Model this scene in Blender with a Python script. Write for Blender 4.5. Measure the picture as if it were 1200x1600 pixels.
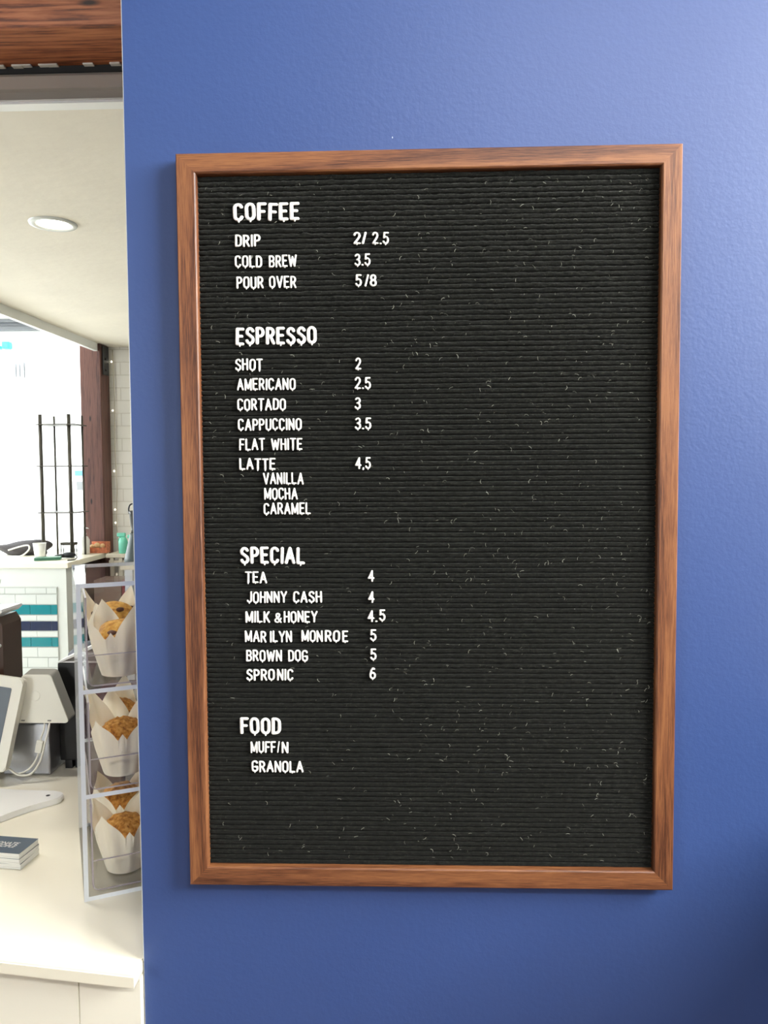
import bpy, bmesh, math, random
import numpy as np
from mathutils import Vector, Matrix, Euler

random.seed(7)
rng = np.random.default_rng(7)
sc = bpy.context.scene
for o in list(bpy.data.objects):
    bpy.data.objects.remove(o)
COL = sc.collection
R = math.radians

# ------------------------------------------------------------------ camera
cam_d = bpy.data.cameras.new('camera')
cam = bpy.data.objects.new('camera', cam_d)
COL.objects.link(cam)
cam_d.sensor_fit = 'VERTICAL'
cam_d.sensor_height = 32.0
cam_d.lens = 32.0 * 1200.0 / 1600.0
cam_d.clip_start = 0.02
cam.location = (-0.0223, -0.9666, 1.600)
_M = (Matrix.Rotation(R(1.91), 3, 'Z') @ Matrix.Rotation(R(-3.0), 3, 'X') @ Matrix.Rotation(R(0.37), 3, 'Y'))
_B = Matrix(((1, 0, 0), (0, 0, -1), (0, 1, 0)))        # blender camera looks down -Z
cam.rotation_euler = (_M @ _B).to_euler()
sc.camera = cam

# ------------------------------------------------------------------ light and exposure
def lin(c):
    return tuple(((v / 255) / 12.92) if v / 255 <= 0.04045 else (((v / 255) + 0.055) / 1.055) ** 2.4 for v in c)

sc.view_settings.view_transform = 'Standard'
sc.view_settings.look = 'None'
sc.view_settings.gamma = 1.0
sc.view_settings.use_curve_mapping = False
sc.view_settings.exposure = 0.0
sc.cycles.max_bounces = 8
sc.cycles.diffuse_bounces = 4
sc.cycles.glossy_bounces = 4
sc.cycles.transmission_bounces = 6
sc.cycles.transparent_max_bounces = 24
sc.cycles.caustics_reflective = False
sc.cycles.caustics_refractive = False
sc.cycles.sample_clamp_indirect = 6.0

world = bpy.data.worlds.new('overcast_sky')
sc.world = world
world.use_nodes = True
bg = world.node_tree.nodes['Background']
bg.inputs[0].default_value = (0.93, 0.97, 1.0, 1)
bg.inputs[1].default_value = 8.0

def area(name, loc, rot, sx, sy, power, color=(1, 1, 1), portal=False, spread=180):
    d = bpy.data.lights.new(name, 'AREA')
    d.shape = 'RECTANGLE'
    d.size, d.size_y = sx, sy
    d.energy = power
    d.color = color
    d.spread = R(spread)
    if portal:
        d.cycles.is_portal = True
    o = bpy.data.objects.new(name, d)
    COL.objects.link(o)
    o.location = loc
    o.rotation_euler = rot
    return o

# high right window daylight, kitchen end window portal; the others are added fill lights
area('right_window_daylight', (2.20, -1.15, 2.75), (0, R(90), 0), 1.6, 1.6, 255, (1.0, 0.965, 0.91))
area('wall_sheen_fill', (0.75, -2.6, 3.40), (0, 0, 0), 1.2, 0.25, 85, (1.0, 0.97, 0.93))  # unseen source added for the sheen high on the blue wall
area('beam_counter_fill', (-1.25, 0.42, 3.34), (0, 0, 0), 0.9, 0.16, 11, (1.0, 0.95, 0.87), spread=118)  # added out of view to brighten the beam and counter top
area('frontal_fill', (-4.0, -4.62, 2.0), (R(90), 0, 0), 2.0, 1.8, 62, (1.0, 0.97, 0.93))  # soft frontal fill added for surfaces facing the front room
area('kitchen_side_fill', (-5.72, 3.3, 1.9), (0, R(-90), 0), 1.9, 3.4, 135, (0.93, 0.97, 1.0))  # fill added from the left to brighten the kitchen
area('kitchen_window_portal', (-3.95, 5.42, 1.86), (R(-90), 0, 0), 2.5, 1.7, 1, portal=True)

# ------------------------------------------------------------------ materials
def new_mat(name):
    m = bpy.data.materials.new(name)
    m.use_nodes = True
    nt = m.node_tree
    return m, nt, nt.nodes['Principled BSDF']

def setc(sock, c):
    sock.default_value = (c[0], c[1], c[2], 1)

def plain(name, rgb, rough=0.5, metal=0.0, spec=0.5, bump=0.0, bscale=200, var=0.0, vscale=8):
    m, nt, p = new_mat(name)
    c = lin(rgb)
    setc(p.inputs['Base Color'], c)
    p.inputs['Roughness'].default_value = rough
    p.inputs['Metallic'].default_value = metal
    p.inputs['Specular IOR Level'].default_value = spec
    tc = nt.nodes.new('ShaderNodeTexCoord')
    if var:
        n = nt.nodes.new('ShaderNodeTexNoise')
        n.inputs['Scale'].default_value = vscale
        n.inputs['Detail'].default_value = 4
        r = nt.nodes.new('ShaderNodeValToRGB')
        r.color_ramp.elements[0].position = 0.3
        r.color_ramp.elements[1].position = 0.7
        r.color_ramp.elements[0].color = (*[v * (1 - var) for v in c], 1)
        r.color_ramp.elements[1].color = (*[min(1, v * (1 + var)) for v in c], 1)
        nt.links.new(tc.outputs['Object'], n.inputs['Vector'])
        nt.links.new(n.outputs['Fac'], r.inputs['Fac'])
        nt.links.new(r.outputs['Color'], p.inputs['Base Color'])
    if bump:
        n = nt.nodes.new('ShaderNodeTexNoise')
        n.inputs['Scale'].default_value = bscale
        n.inputs['Detail'].default_value = 3
        b = nt.nodes.new('ShaderNodeBump')
        b.inputs['Strength'].default_value = bump
        b.inputs['Distance'].default_value = 0.002
        nt.links.new(tc.outputs['Object'], n.inputs['Vector'])
        nt.links.new(n.outputs['Fac'], b.inputs['Height'])
        nt.links.new(b.outputs['Normal'], p.inputs['Normal'])
    return m

def wood(name, dark, mid, light, scale=(7, 190, 190), wave=7, rough=0.45, knots=0.0, bump=0.25):
    """grain runs along local X"""
    m, nt, p = new_mat(name)
    L, N = nt.links.new, nt.nodes.new
    tc = N('ShaderNodeTexCoord')
    oi = N('ShaderNodeObjectInfo')
    sh = N('ShaderNodeVectorMath'); sh.operation = 'MULTIPLY_ADD'
    comb = N('ShaderNodeCombineXYZ')
    mul = N('ShaderNodeMath'); mul.operation = 'MULTIPLY'; mul.inputs[1].default_value = 13.0
    L(oi.outputs['Random'], mul.inputs[0])
    for k in range(3):
        L(mul.outputs[0], comb.inputs[k])
    sh.inputs[1].default_value = (1, 1, 1)
    L(tc.outputs['Object'], sh.inputs[0]); L(comb.outputs[0], sh.inputs[2])
    # long slow warp so the rings open into cathedral figures
    mp0 = N('ShaderNodeMapping'); mp0.inputs['Scale'].default_value = (1.3, 26, 26)
    L(sh.outputs[0], mp0.inputs['Vector'])
    n0 = N('ShaderNodeTexNoise'); n0.inputs['Scale'].default_value = 1.0; n0.inputs['Detail'].default_value = 2
    L(mp0.outputs[0], n0.inputs['Vector'])
    mp = N('ShaderNodeMapping'); mp.inputs['Scale'].default_value = scale
    L(sh.outputs[0], mp.inputs['Vector'])
    nf = N('ShaderNodeTexNoise'); nf.inputs['Scale'].default_value = 4.0; nf.inputs['Detail'].default_value = 6
    nf.inputs['Roughness'].default_value = 0.65
    L(mp.outputs[0], nf.inputs['Vector'])
    m1 = N('ShaderNodeMath'); m1.operation = 'MULTIPLY'; m1.inputs[1].default_value = wave
    L(n0.outputs['Fac'], m1.inputs[0])
    fr = N('ShaderNodeMath'); fr.operation = 'PINGPONG'; fr.inputs[1].default_value = 1.0
    L(m1.outputs[0], fr.inputs[0])
    mix = N('ShaderNodeMath'); mix.operation = 'MULTIPLY_ADD'; mix.inputs[1].default_value = 0.24
    m2 = N('ShaderNodeMath'); m2.operation = 'MULTIPLY'; m2.inputs[1].default_value = 0.80
    L(nf.outputs['Fac'], m2.inputs[0])
    L(fr.outputs[0], mix.inputs[0]); L(m2.outputs[0], mix.inputs[2])
    r = N('ShaderNodeValToRGB')
    e = r.color_ramp.elements
    e[0].position = 0.35; e[0].color = (*lin(dark), 1)
    e[1].position = 0.66; e[1].color = (*lin(light), 1)
    k = e.new(0.48); k.color = (*lin(mid), 1)
    L(mix.outputs[0], r.inputs['Fac'])
    out = r.outputs['Color']
    if knots:
        mpk = N('ShaderNodeMapping'); mpk.inputs['Scale'].default_value = (3.2, 11, 11)
        L(sh.outputs[0], mpk.inputs['Vector'])
        v = N('ShaderNodeTexVoronoi'); v.inputs['Scale'].default_value = 1.0
        L(mpk.outputs[0], v.inputs['Vector'])
        kr = N('ShaderNodeValToRGB')
        kr.color_ramp.elements[0].position = 0.05; kr.color_ramp.elements[0].color = (0.06, 0.04, 0.035, 1)
        kr.color_ramp.elements[1].position = knots; kr.color_ramp.elements[1].color = (1, 1, 1, 1)
        L(v.outputs['Distance'], kr.inputs['Fac'])
        mm = N('ShaderNodeMix'); mm.data_type = 'RGBA'; mm.blend_type = 'MULTIPLY'
        mm.inputs[0].default_value = 1.0
        L(out, mm.inputs[6]); L(kr.outputs['Color'], mm.inputs[7])
        out = mm.outputs[2]
    L(out, p.inputs['Base Color'])
    p.inputs['Roughness'].default_value = rough
    b = N('ShaderNodeBump'); b.inputs['Strength'].default_value = bump; b.inputs['Distance'].default_value = 0.001
    L(mix.outputs[0], b.inputs['Height']); L(b.outputs['Normal'], p.inputs['Normal'])
    return m

def clear(name, tint=(1, 1, 1), gloss=0.08, rough=0.02):
    """clear acrylic or glass: sees through, reflects more at a slant"""
    m = bpy.data.materials.new(name); m.use_nodes = True
    nt = m.node_tree; nt.nodes.clear()
    L, N = nt.links.new, nt.nodes.new
    out = N('ShaderNodeOutputMaterial')
    t = N('ShaderNodeBsdfTransparent'); t.inputs[0].default_value = (*tint, 1)
    g = N('ShaderNodeBsdfGlossy'); g.inputs['Roughness'].default_value = rough
    f = N('ShaderNodeLayerWeight'); f.inputs[0].default_value = 0.5
    pw = N('ShaderNodeMath'); pw.operation = 'POWER'; pw.inputs[1].default_value = 5.0
    L(f.outputs['Facing'], pw.inputs[0])
    ad = N('ShaderNodeMath'); ad.operation = 'MULTIPLY_ADD'; ad.inputs[1].default_value = 0.55; ad.inputs[2].default_value = gloss
    L(pw.outputs[0], ad.inputs[0])
    ge = N('ShaderNodeNewGeometry')
    iv = N('ShaderNodeMath'); iv.operation = 'SUBTRACT'; iv.inputs[0].default_value = 1.0
    L(ge.outputs['Backfacing'], iv.inputs[1])
    a = N('ShaderNodeMath'); a.operation = 'MULTIPLY'; a.use_clamp = True
    L(ad.outputs[0], a.inputs[0]); L(iv.outputs[0], a.inputs[1])
    mx = N('ShaderNodeMixShader')
    L(a.outputs[0], mx.inputs[0]); L(t.outputs[0], mx.inputs[1]); L(g.outputs[0], mx.inputs[2])
    L(mx.outputs[0], out.inputs[0])
    return m

def blue_paint():
    m, nt, p = new_mat('blue_eggshell_paint')
    L, N = nt.links.new, nt.nodes.new
    tc = N('ShaderNodeTexCoord')
    n = N('ShaderNodeTexNoise'); n.inputs['Scale'].default_value = 2.2; n.inputs['Detail'].default_value = 3
    L(tc.outputs['Object'], n.inputs['Vector'])
    r = N('ShaderNodeValToRGB')
    r.color_ramp.elements[0].position = 0.3; r.color_ramp.elements[0].color = (*lin(BLUE_A), 1)
    r.color_ramp.elements[1].position = 0.7; r.color_ramp.elements[1].color = (*lin(BLUE_B), 1)
    L(n.outputs['Fac'], r.inputs['Fac'])
    # small chips where the paint is knocked off
    v = N('ShaderNodeTexVoronoi'); v.inputs['Scale'].default_value = 9.0
    mp = N('ShaderNodeMapping'); mp.inputs['Scale'].default_value = (1.6, 1, 0.9)
    L(tc.outputs['Object'], mp.inputs['Vector']); L(mp.outputs[0], v.inputs['Vector'])
    lt = N('ShaderNodeMath'); lt.operation = 'LESS_THAN'; lt.inputs[1].default_value = 0.019
    L(v.outputs['Distance'], lt.inputs[0])
    mx = N('ShaderNodeMix'); mx.data_type = 'RGBA'
    L(lt.outputs[0], mx.inputs[0]); L(r.outputs['Color'], mx.inputs[6]); mx.inputs[7].default_value = (*lin((190, 200, 220)), 1)
    L(mx.outputs[2], p.inputs['Base Color'])
    p.inputs['Roughness'].default_value = 0.48
    p.inputs['Specular IOR Level'].default_value = 0.72
    n2 = N('ShaderNodeTexNoise'); n2.inputs['Scale'].default_value = 130; n2.inputs['Detail'].default_value = 4
    n2.inputs['Roughness'].default_value = 0.6
    L(tc.outputs['Object'], n2.inputs['Vector'])
    b = N('ShaderNodeBump'); b.inputs['Strength'].default_value = 0.17; b.inputs['Distance'].default_value = 0.0025
    L(n2.outputs['Fac'], b.inputs['Height']); L(b.outputs['Normal'], p.inputs['Normal'])
    return m

BLUE_A, BLUE_B = (46, 71, 127), (50, 76, 133)
M = {}
M['blue'] = blue_paint()
M['white_wall'] = plain('white_plaster', (226, 222, 212), 0.7, bump=0.25, bscale=60)
M['dark_wall'] = plain('dark_navy_paint', (38, 46, 66), 0.6)
M['dark_ceiling'] = plain('dark_wood_ceiling', (72, 54, 42), 0.7)
M['front_floor'] = plain('brown_wood_floor', (120, 96, 74), 0.5, var=0.15)
M['soffit'] = plain('textured_soffit_paint', (232, 227, 214), 0.75, bump=0.9, bscale=22, var=0.03, vscale=3)
M['bead'] = plain('white_edge_bead', (240, 242, 240), 0.45)
M['trim_white'] = plain('white_trim_paint', (216, 221, 218), 0.4)
M['floor'] = plain('pale_floor', (214, 207, 194), 0.55, bump=0.2, bscale=40, var=0.12)
M['oak'] = wood('stained_oak', (68, 36, 21), (108, 65, 41), (142, 93, 58))
M['fir'] = wood('rough_fir_beam', (92, 44, 24), (150, 84, 48), (182, 114, 74), scale=(2.2, 34, 34), wave=10, rough=0.55, knots=0.12, bump=0.7)
M['post_wood'] = wood('brown_stained_post', (62, 36, 31), (86, 53, 46), (102, 66, 57), scale=(2, 40, 40), wave=6, rough=0.6, knots=0.10)
M['steel'] = plain('painted_steel', (176, 170, 160), 0.38, 0.15, bump=0.05)
M['black_gap'] = plain('gap_black', (22, 24, 26), 0.7)  # dark of the gap over the steel, put in as black colour
M['foam'] = plain('white_foam_scrap', (225, 222, 214), 0.8)
M['lint'] = plain('lint_fibre', (182, 184, 170), 0.9)
M['fuzz'] = plain('grey_felt_fuzz', (96, 97, 86), 0.9)
M['letter'] = plain('white_letter_plastic', (246, 246, 242), 0.35)
M['dark_back'] = plain('dark_board_backing', (40, 36, 32), 0.7)
M['quartz'] = plain('cream_white_worktop', (244, 239, 220), 0.28, var=0.02, vscale=5)
M['cream_panel'] = plain('cream_counter_panel', (250, 246, 230), 0.5)
M['acrylic'] = clear('clear_acrylic', (0.992, 0.995, 0.995), 0.03)
M['acrylic_edge'] = plain('polished_acrylic_edge', (244, 249, 252), 0.15)
M['tray_clear'] = clear('clear_tray_plastic', (0.985, 0.983, 0.985), 0.04)
M['tray_edge'] = plain('tray_edge', (176, 166, 168), 0.25)
M['glass'] = clear('window_glass', (0.98, 0.99, 0.985), 0.03, 0.0)
M['choc'] = plain('milk_chocolate', (92, 58, 44), 0.45)
M['pos_white'] = plain('warm_white_plastic', (226, 223, 208), 0.4)
M['pos_grey'] = plain('grey_plastic', (140, 138, 128), 0.45)
M['screen'] = plain('dark_glass_screen', (58, 70, 80), 0.3, spec=0.3)
M['cable'] = plain('white_cable', (226, 224, 212), 0.45)
M['stainless'] = plain('brushed_stainless', (176, 178, 184), 0.3, 0.85, bump=0.1, bscale=300)
M['black'] = plain('black_plastic', (14, 14, 16), 0.45)
M['black_metal'] = plain('black_metal', (30, 32, 36), 0.4, 0.4)
M['board_white'] = plain('white_board', (246, 246, 242), 0.35)
M['paper'] = plain('white_paper', (236, 236, 230), 0.8)
M['slate_cover'] = plain('slate_blue_cover', (66, 84, 100), 0.4, var=0.08, vscale=30)
M['maroon'] = plain('maroon_card', (66, 28, 40), 0.6)
M['greybox'] = plain('grey_card', (128, 124, 116), 0.6)
M['brown_dark'] = plain('dark_brown_body', (70, 46, 32), 0.4)
M['navy'] = plain('navy_plastic', (16, 20, 38), 0.65)
M['liner'] = plain('clear_bag_liner', (190, 204, 216), 0.3)
M['grout'] = plain('grey_grout', (190, 194, 190), 0.8)
M['tile_white'] = plain('white_glazed_tile', (212, 218, 216), 0.12)
M['tile_teal'] = plain('teal_glazed_tile', (8, 128, 140), 0.12)
M['tile_navy'] = plain('navy_glazed_tile', (14, 34, 72), 0.12)
M['rack'] = plain('dark_rack_metal', (70, 66, 58), 0.5, 0.3)
M['bag'] = plain('dark_grey_cloth', (62, 58, 60), 0.85, bump=0.5, bscale=60)
M['green'] = plain('dark_green_cover', (60, 112, 90), 0.5)
M['orange'] = plain('orange_printed_card', (186, 108, 74), 0.6, var=0.4, vscale=40)
M['tan'] = plain('tan_fruit', (214, 178, 130), 0.6)
M['teal_plastic'] = plain('aqua_plastic', (110, 196, 172), 0.35)
M['kettle'] = plain('slate_grey_enamel', (66, 78, 80), 0.5, 0.0)
M['cabinet_brown'] = plain('taupe_cabinet', (112, 92, 84), 0.5)
M['red'] = plain('dark_red_strip', (120, 34, 44), 0.5)
M['beige_top'] = plain('beige_worktop', (204, 196, 178), 0.5)
M['duct'] = plain('dark_grey_duct', (104, 108, 114), 0.5)
M['sign_cyan'] = plain('cyan_sign_face', (0, 210, 205), 0.5)
M['sign_blue'] = plain('blue_sign_face', (60, 130, 180), 0.5)
M['facade'] = plain('pale_facade', (235, 235, 232), 0.8)
M['outdoor_grey'] = plain('weathered_grey', (96, 98, 98), 0.7)
M['outdoor_pale'] = plain('pale_grey_metal', (176, 178, 180), 0.7)
M['pavement'] = plain('pale_pavement', (205, 203, 198), 0.8)
M['pink'] = plain('pink_label', (222, 176, 164), 0.6)
M['hopper'] = plain('white_glazed_lid', (238, 238, 234), 0.3)
M['blue_thing'] = plain('pale_aqua_plastic', (176, 220, 222), 0.4)

def emit(name, rgb, s):
    m, nt, p = new_mat(name)
    setc(p.inputs['Base Color'], lin(rgb))
    setc(p.inputs['Emission Color'], lin(rgb))
    p.inputs['Emission Strength'].default_value = s
    return m
M['lamp_on'] = emit('lit_diffuser', (255, 246, 226), 12)
M['bulb_on'] = emit('lit_fairy_bulb', (255, 244, 220), 3)

def felt_mat():
    m, nt, p = new_mat('black_ribbed_felt')
    L, N = nt.links.new, nt.nodes.new
    tc = N('ShaderNodeTexCoord')
    n = N('ShaderNodeTexNoise'); n.inputs['Scale'].default_value = 420; n.inputs['Detail'].default_value = 5
    n.inputs['Roughness'].default_value = 0.7
    mp = N('ShaderNodeMapping'); mp.inputs['Scale'].default_value = (0.55, 1, 1)
    L(tc.outputs['Object'], mp.inputs['Vector']); L(mp.outputs[0], n.inputs['Vector'])
    r = N('ShaderNodeValToRGB')
    e = r.color_ramp.elements
    e[0].position = 0.35; e[0].color = (*lin((10, 11, 10)), 1)
    e[1].position = 0.78; e[1].color = (*lin((51, 52, 45)), 1)
    k = e.new(0.55); k.color = (*lin((24, 25, 22)), 1)
    L(n.outputs['Fac'], r.inputs['Fac'])
    n2 = N('ShaderNodeTexNoise'); n2.inputs['Scale'].default_value = 900; n2.inputs['Detail'].default_value = 2
    L(tc.outputs['Object'], n2.inputs['Vector'])
    r2 = N('ShaderNodeValToRGB')
    r2.color_ramp.elements[0].position = 0.73; r2.color_ramp.elements[0].color = (0, 0, 0, 1)
    r2.color_ramp.elements[1].position = 0.80; r2.color_ramp.elements[1].color = (1, 1, 1, 1)
    L(n2.outputs['Fac'], r2.inputs['Fac'])
    mx = N('ShaderNodeMix'); mx.data_type = 'RGBA'
    L(r2.outputs['Color'], mx.inputs[0]); L(r.outputs['Color'], mx.inputs[6]); mx.inputs[7].default_value = (*lin((118, 120, 106)), 1)
    L(mx.outputs[2], p.inputs['Base Color'])
    p.inputs['Roughness'].default_value = 0.95
    p.inputs['Specular IOR Level'].default_value = 0.1
    p.inputs['Sheen Weight'].default_value = 0.12
    p.inputs['Sheen Roughness'].default_value = 0.5
    b = N('ShaderNodeBump'); b.inputs['Strength'].default_value = 0.8; b.inputs['Distance'].default_value = 0.0012
    L(n.outputs['Fac'], b.inputs['Height']); L(b.outputs['Normal'], p.inputs['Normal'])
    return m
M['felt'] = felt_mat()

def cake_mat(name, a, b_, c, scale):
    m, nt, p = new_mat(name)
    L, N = nt.links.new, nt.nodes.new
    tc = N('ShaderNodeTexCoord')
    n = N('ShaderNodeTexNoise'); n.inputs['Scale'].default_value = scale; n.inputs['Detail'].default_value = 5
    L(tc.outputs['Object'], n.inputs['Vector'])
    r = N('ShaderNodeValToRGB')
    e = r.color_ramp.elements
    e[0].position = 0.32; e[0].color = (*lin(a), 1)
    e[1].position = 0.7; e[1].color = (*lin(c), 1)
    k = e.new(0.5); k.color = (*lin(b_), 1)
    L(n.outputs['Fac'], r.inputs['Fac']); L(r.outputs['Color'], p.inputs['Base Color'])
    p.inputs['Roughness'].default_value = 0.8
    bm_ = N('ShaderNodeBump'); bm_.inputs['Strength'].default_value = 0.8; bm_.inputs['Distance'].default_value = 0.002
    L(n.outputs['Fac'], bm_.inputs['Height']); L(bm_.outputs['Normal'], p.inputs['Normal'])
    return m
M['cake'] = cake_mat('golden_cake', (176, 116, 48), (214, 160, 74), (232, 186, 104), 120)
M['crumb'] = cake_mat('granola_crumb', (150, 90, 34), (206, 142, 62), (236, 184, 108), 160)

def wrapper_mat():
    m = bpy.data.materials.new('cream_parchment'); m.use_nodes = True
    nt = m.node_tree; nt.nodes.clear()
    L, N = nt.links.new, nt.nodes.new
    out = N('ShaderNodeOutputMaterial')
    d = N('ShaderNodeBsdfDiffuse'); d.inputs[0].default_value = (*lin((252, 246, 228)), 1)
    t = N('ShaderNodeBsdfTranslucent'); t.inputs[0].default_value = (*lin((240, 220, 180)), 1)
    mx = N('ShaderNodeMixShader'); mx.inputs[0].default_value = 0.2
    L(d.outputs[0], mx.inputs[1]); L(t.outputs[0], mx.inputs[2]); L(mx.outputs[0], out.inputs[0])
    return m
M['wrapper'] = wrapper_mat()

def brick_wall_mat():
    m, nt, p = new_mat('white_painted_brick')
    L, N = nt.links.new, nt.nodes.new
    tc = N('ShaderNodeTexCoord')
    mp = N('ShaderNodeMapping'); mp.inputs['Rotation'].default_value = (R(90), 0, 0)
    L(tc.outputs['Object'], mp.inputs['Vector'])
    b = N('ShaderNodeTexBrick')
    b.inputs['Color1'].default_value = (*lin((248, 247, 242)), 1)
    b.inputs['Color2'].default_value = (*lin((245, 244, 238)), 1)
    b.inputs['Mortar'].default_value = (*lin((228, 226, 218)), 1)
    b.inputs['Scale'].default_value = 1.0
    b.inputs['Mortar Size'].default_value = 0.004
    b.inputs['Brick Width'].default_value = 0.21
    b.inputs['Row Height'].default_value = 0.105
    L(mp.outputs[0], b.inputs['Vector']); L(b.outputs['Color'], p.inputs['Base Color'])
    p.inputs['Roughness'].default_value = 0.6
    bp = N('ShaderNodeBump'); bp.inputs['Strength'].default_value = 0.5; bp.inputs['Distance'].default_value = 0.004; bp.invert = True
    L(b.outputs['Fac'], bp.inputs['Height']); L(bp.outputs['Normal'], p.inputs['Normal'])
    return m
M['brick'] = brick_wall_mat()

# ------------------------------------------------------------------ mesh helpers
def add_box(bm, x0, x1, y0, y1, z0, z1, bev=0.0, mat=0, seg=2):
    vs = [bm.verts.new((x, y, z)) for x in (x0, x1) for y in (y0, y1) for z in (z0, z1)]
    q = [(0, 1, 3, 2), (4, 6, 7, 5), (0, 4, 5, 1), (2, 3, 7, 6), (0, 2, 6, 4), (1, 5, 7, 3)]
    fs = [bm.faces.new([vs[i] for i in f]) for f in q]
    for f in fs:
        f.material_index = mat
    if bev:
        es = {e for f in fs for e in f.edges}
        bmesh.ops.bevel(bm, geom=list(es), offset=bev, segments=seg, affect='EDGES', profile=0.5)
    return fs

def add_prism(bm, pts, axis_vec, mat=0):
    """pts: list of 3D points of a planar polygon, swept by axis_vec"""
    a = [bm.verts.new(p) for p in pts]
    v = Vector(axis_vec)
    b = [bm.verts.new(Vector(p) + v) for p in pts]
    fs = [bm.faces.new(a[::-1]), bm.faces.new(b)]
    n = len(pts)
    for i in range(n):
        fs.append(bm.faces.new((a[i], a[(i + 1) % n], b[(i + 1) % n], b[i])))
    for f in fs:
        f.material_index = mat
    return fs

def add_tube(bm, path, r, seg=8, caps=True, mat=0, squash=None):
    path = [Vector(p) for p in path]
    n = len(path)
    rings = []
    up = Vector((0, 0, 1))
    t0 = (path[1] - path[0]).normalized()
    if abs(t0.dot(up)) > 0.9:
        up = Vector((0, 1, 0))
    nrm = (up - t0 * up.dot(t0)).normalized()
    for i in range(n):
        t = (path[min(i + 1, n - 1)] - path[max(i - 1, 0)]).normalized()
        nrm = (nrm - t * nrm.dot(t)).normalized()
        bi = t.cross(nrm)
        rr = r[i] if isinstance(r, (list, tuple)) else r
        rings.append([bm.verts.new(path[i] + nrm * rr * math.cos(2 * math.pi * k / seg) + bi * rr * math.sin(2 * math.pi * k / seg)) for k in range(seg)])
    for i in range(n - 1):
        for k in range(seg):
            f = bm.faces.new((rings[i][k], rings[i][(k + 1) % seg], rings[i + 1][(k + 1) % seg], rings[i + 1][k]))
            f.material_index = mat; f.smooth = True
    if caps:
        bm.faces.new(rings[0][::-1]).material_index = mat
        bm.faces.new(rings[-1]).material_index = mat

def add_lathe(bm, prof, seg=32, center=(0, 0, 0), mat=0, smooth=True, close_bottom=True, close_top=True):
    rings = []
    for (r, z) in prof:
        rings.append([bm.verts.new((center[0] + r * math.cos(2 * math.pi * k / seg), center[1] + r * math.sin(2 * math.pi * k / seg), center[2] + z)) for k in range(seg)])
    for i in range(len(rings) - 1):
        for k in range(seg):
            f = bm.faces.new((rings[i][k], rings[i][(k + 1) % seg], rings[i + 1][(k + 1) % seg], rings[i + 1][k]))
            f.smooth = smooth; f.material_index = mat
    if close_bottom:
        bm.faces.new(rings[0][::-1]).material_index = mat
    if close_top:
        bm.faces.new(rings[-1]).material_index = mat

def add_blob(bm, c, rx, ry, rz, lump=0.0, seed=0, sub=3, mat=0):
    rs = random.Random(seed)
    res = bmesh.ops.create_icosphere(bm, subdivisions=sub, radius=1.0)
    ph = [(rs.uniform(2, 6), rs.uniform(2, 6), rs.uniform(2, 6), rs.uniform(0, 6)) for _ in range(4)]
    for v in res['verts']:
        p = v.co.copy()
        d = 1 + lump * sum(math.sin(a * p.x + b * p.y + c_ * p.z + q) for a, b, c_, q in ph) / 4
        v.co = Vector((c[0] + p.x * rx * d, c[1] + p.y * ry * d, c[2] + p.z * rz * d))
        for f in v.link_faces:
            f.smooth = True; f.material_index = mat

def obj(name, bm, mats, parent=None, kind=None, smooth=None):
    me = bpy.data.meshes.new(name)
    bmesh.ops.recalc_face_normals(bm, faces=bm.faces)
    bm.to_mesh(me); bm.free()
    if smooth is not None:
        for p in me.polygons:
            p.use_smooth = smooth
    for m in (mats if isinstance(mats, (list, tuple)) else [mats]):
        me.materials.append(m)
    o = bpy.data.objects.new(name, me)
    COL.objects.link(o)
    if parent is not None:
        o.parent = parent
    if kind:
        o['kind'] = kind
    return o

def thing(name, label, cat, loc=(0, 0, 0), rotz=0.0, group=None):
    o = bpy.data.objects.new(name, None)
    o.empty_display_size = 0.05
    COL.objects.link(o)
    o.location = loc
    o.rotation_euler = (0, 0, rotz)
    tag(o, label, cat, group)
    return o

def tag(o, label, cat, group=None):
    o['label'] = label
    o['category'] = cat
    if group:
        o['group'] = group
    return o

def box_obj(name, mats, parent, *a, **k):
    bm = bmesh.new(); add_box(bm, *a, **k)
    return obj(name, bm, mats, parent)

def struct(name, mat, boxes, bev=0.0):
    bm = bmesh.new()
    for b in boxes:
        add_box(bm, *b, bev=bev)
    return obj(name, bm, mat, kind='structure')

def arc(cx, cy, rx, ry, a0, a1, n=12):
    return [(cx + rx * math.cos(R(a0 + (a1 - a0) * i / n)), cy + ry * math.sin(R(a0 + (a1 - a0) * i / n))) for i in range(n + 1)]

def smooth_path(pts, n=8):
    """Catmull-Rom through 3D points"""
    P = [Vector(p) for p in pts]
    out = []
    for i in range(len(P) - 1):
        p0 = P[max(i - 1, 0)]; p1 = P[i]; p2 = P[i + 1]; p3 = P[min(i + 2, len(P) - 1)]
        for k in range(n):
            t = k / n
            out.append(0.5 * ((2 * p1) + (p2 - p0) * t + (2 * p0 - 5 * p1 + 4 * p2 - p3) * t * t + (3 * p1 - p0 - 3 * p2 + p3) * t ** 3))
    out.append(P[-1])
    return out

# ------------------------------------------------------------------ the setting
XL, XR, YB, YK = -5.6, 2.1, -4.5, 5.42      # room limits
SOF = 2.645                                   # soffit height
CE = 3.7                                      # front room ceiling

struct('floor', M['front_floor'], [(XL, XR, YB, 0.3, -0.08, 0.0)])
struct('floor_kitchen', M['floor'], [(XL, XR, 0.3, YK, -0.08, 0.0)])
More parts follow.
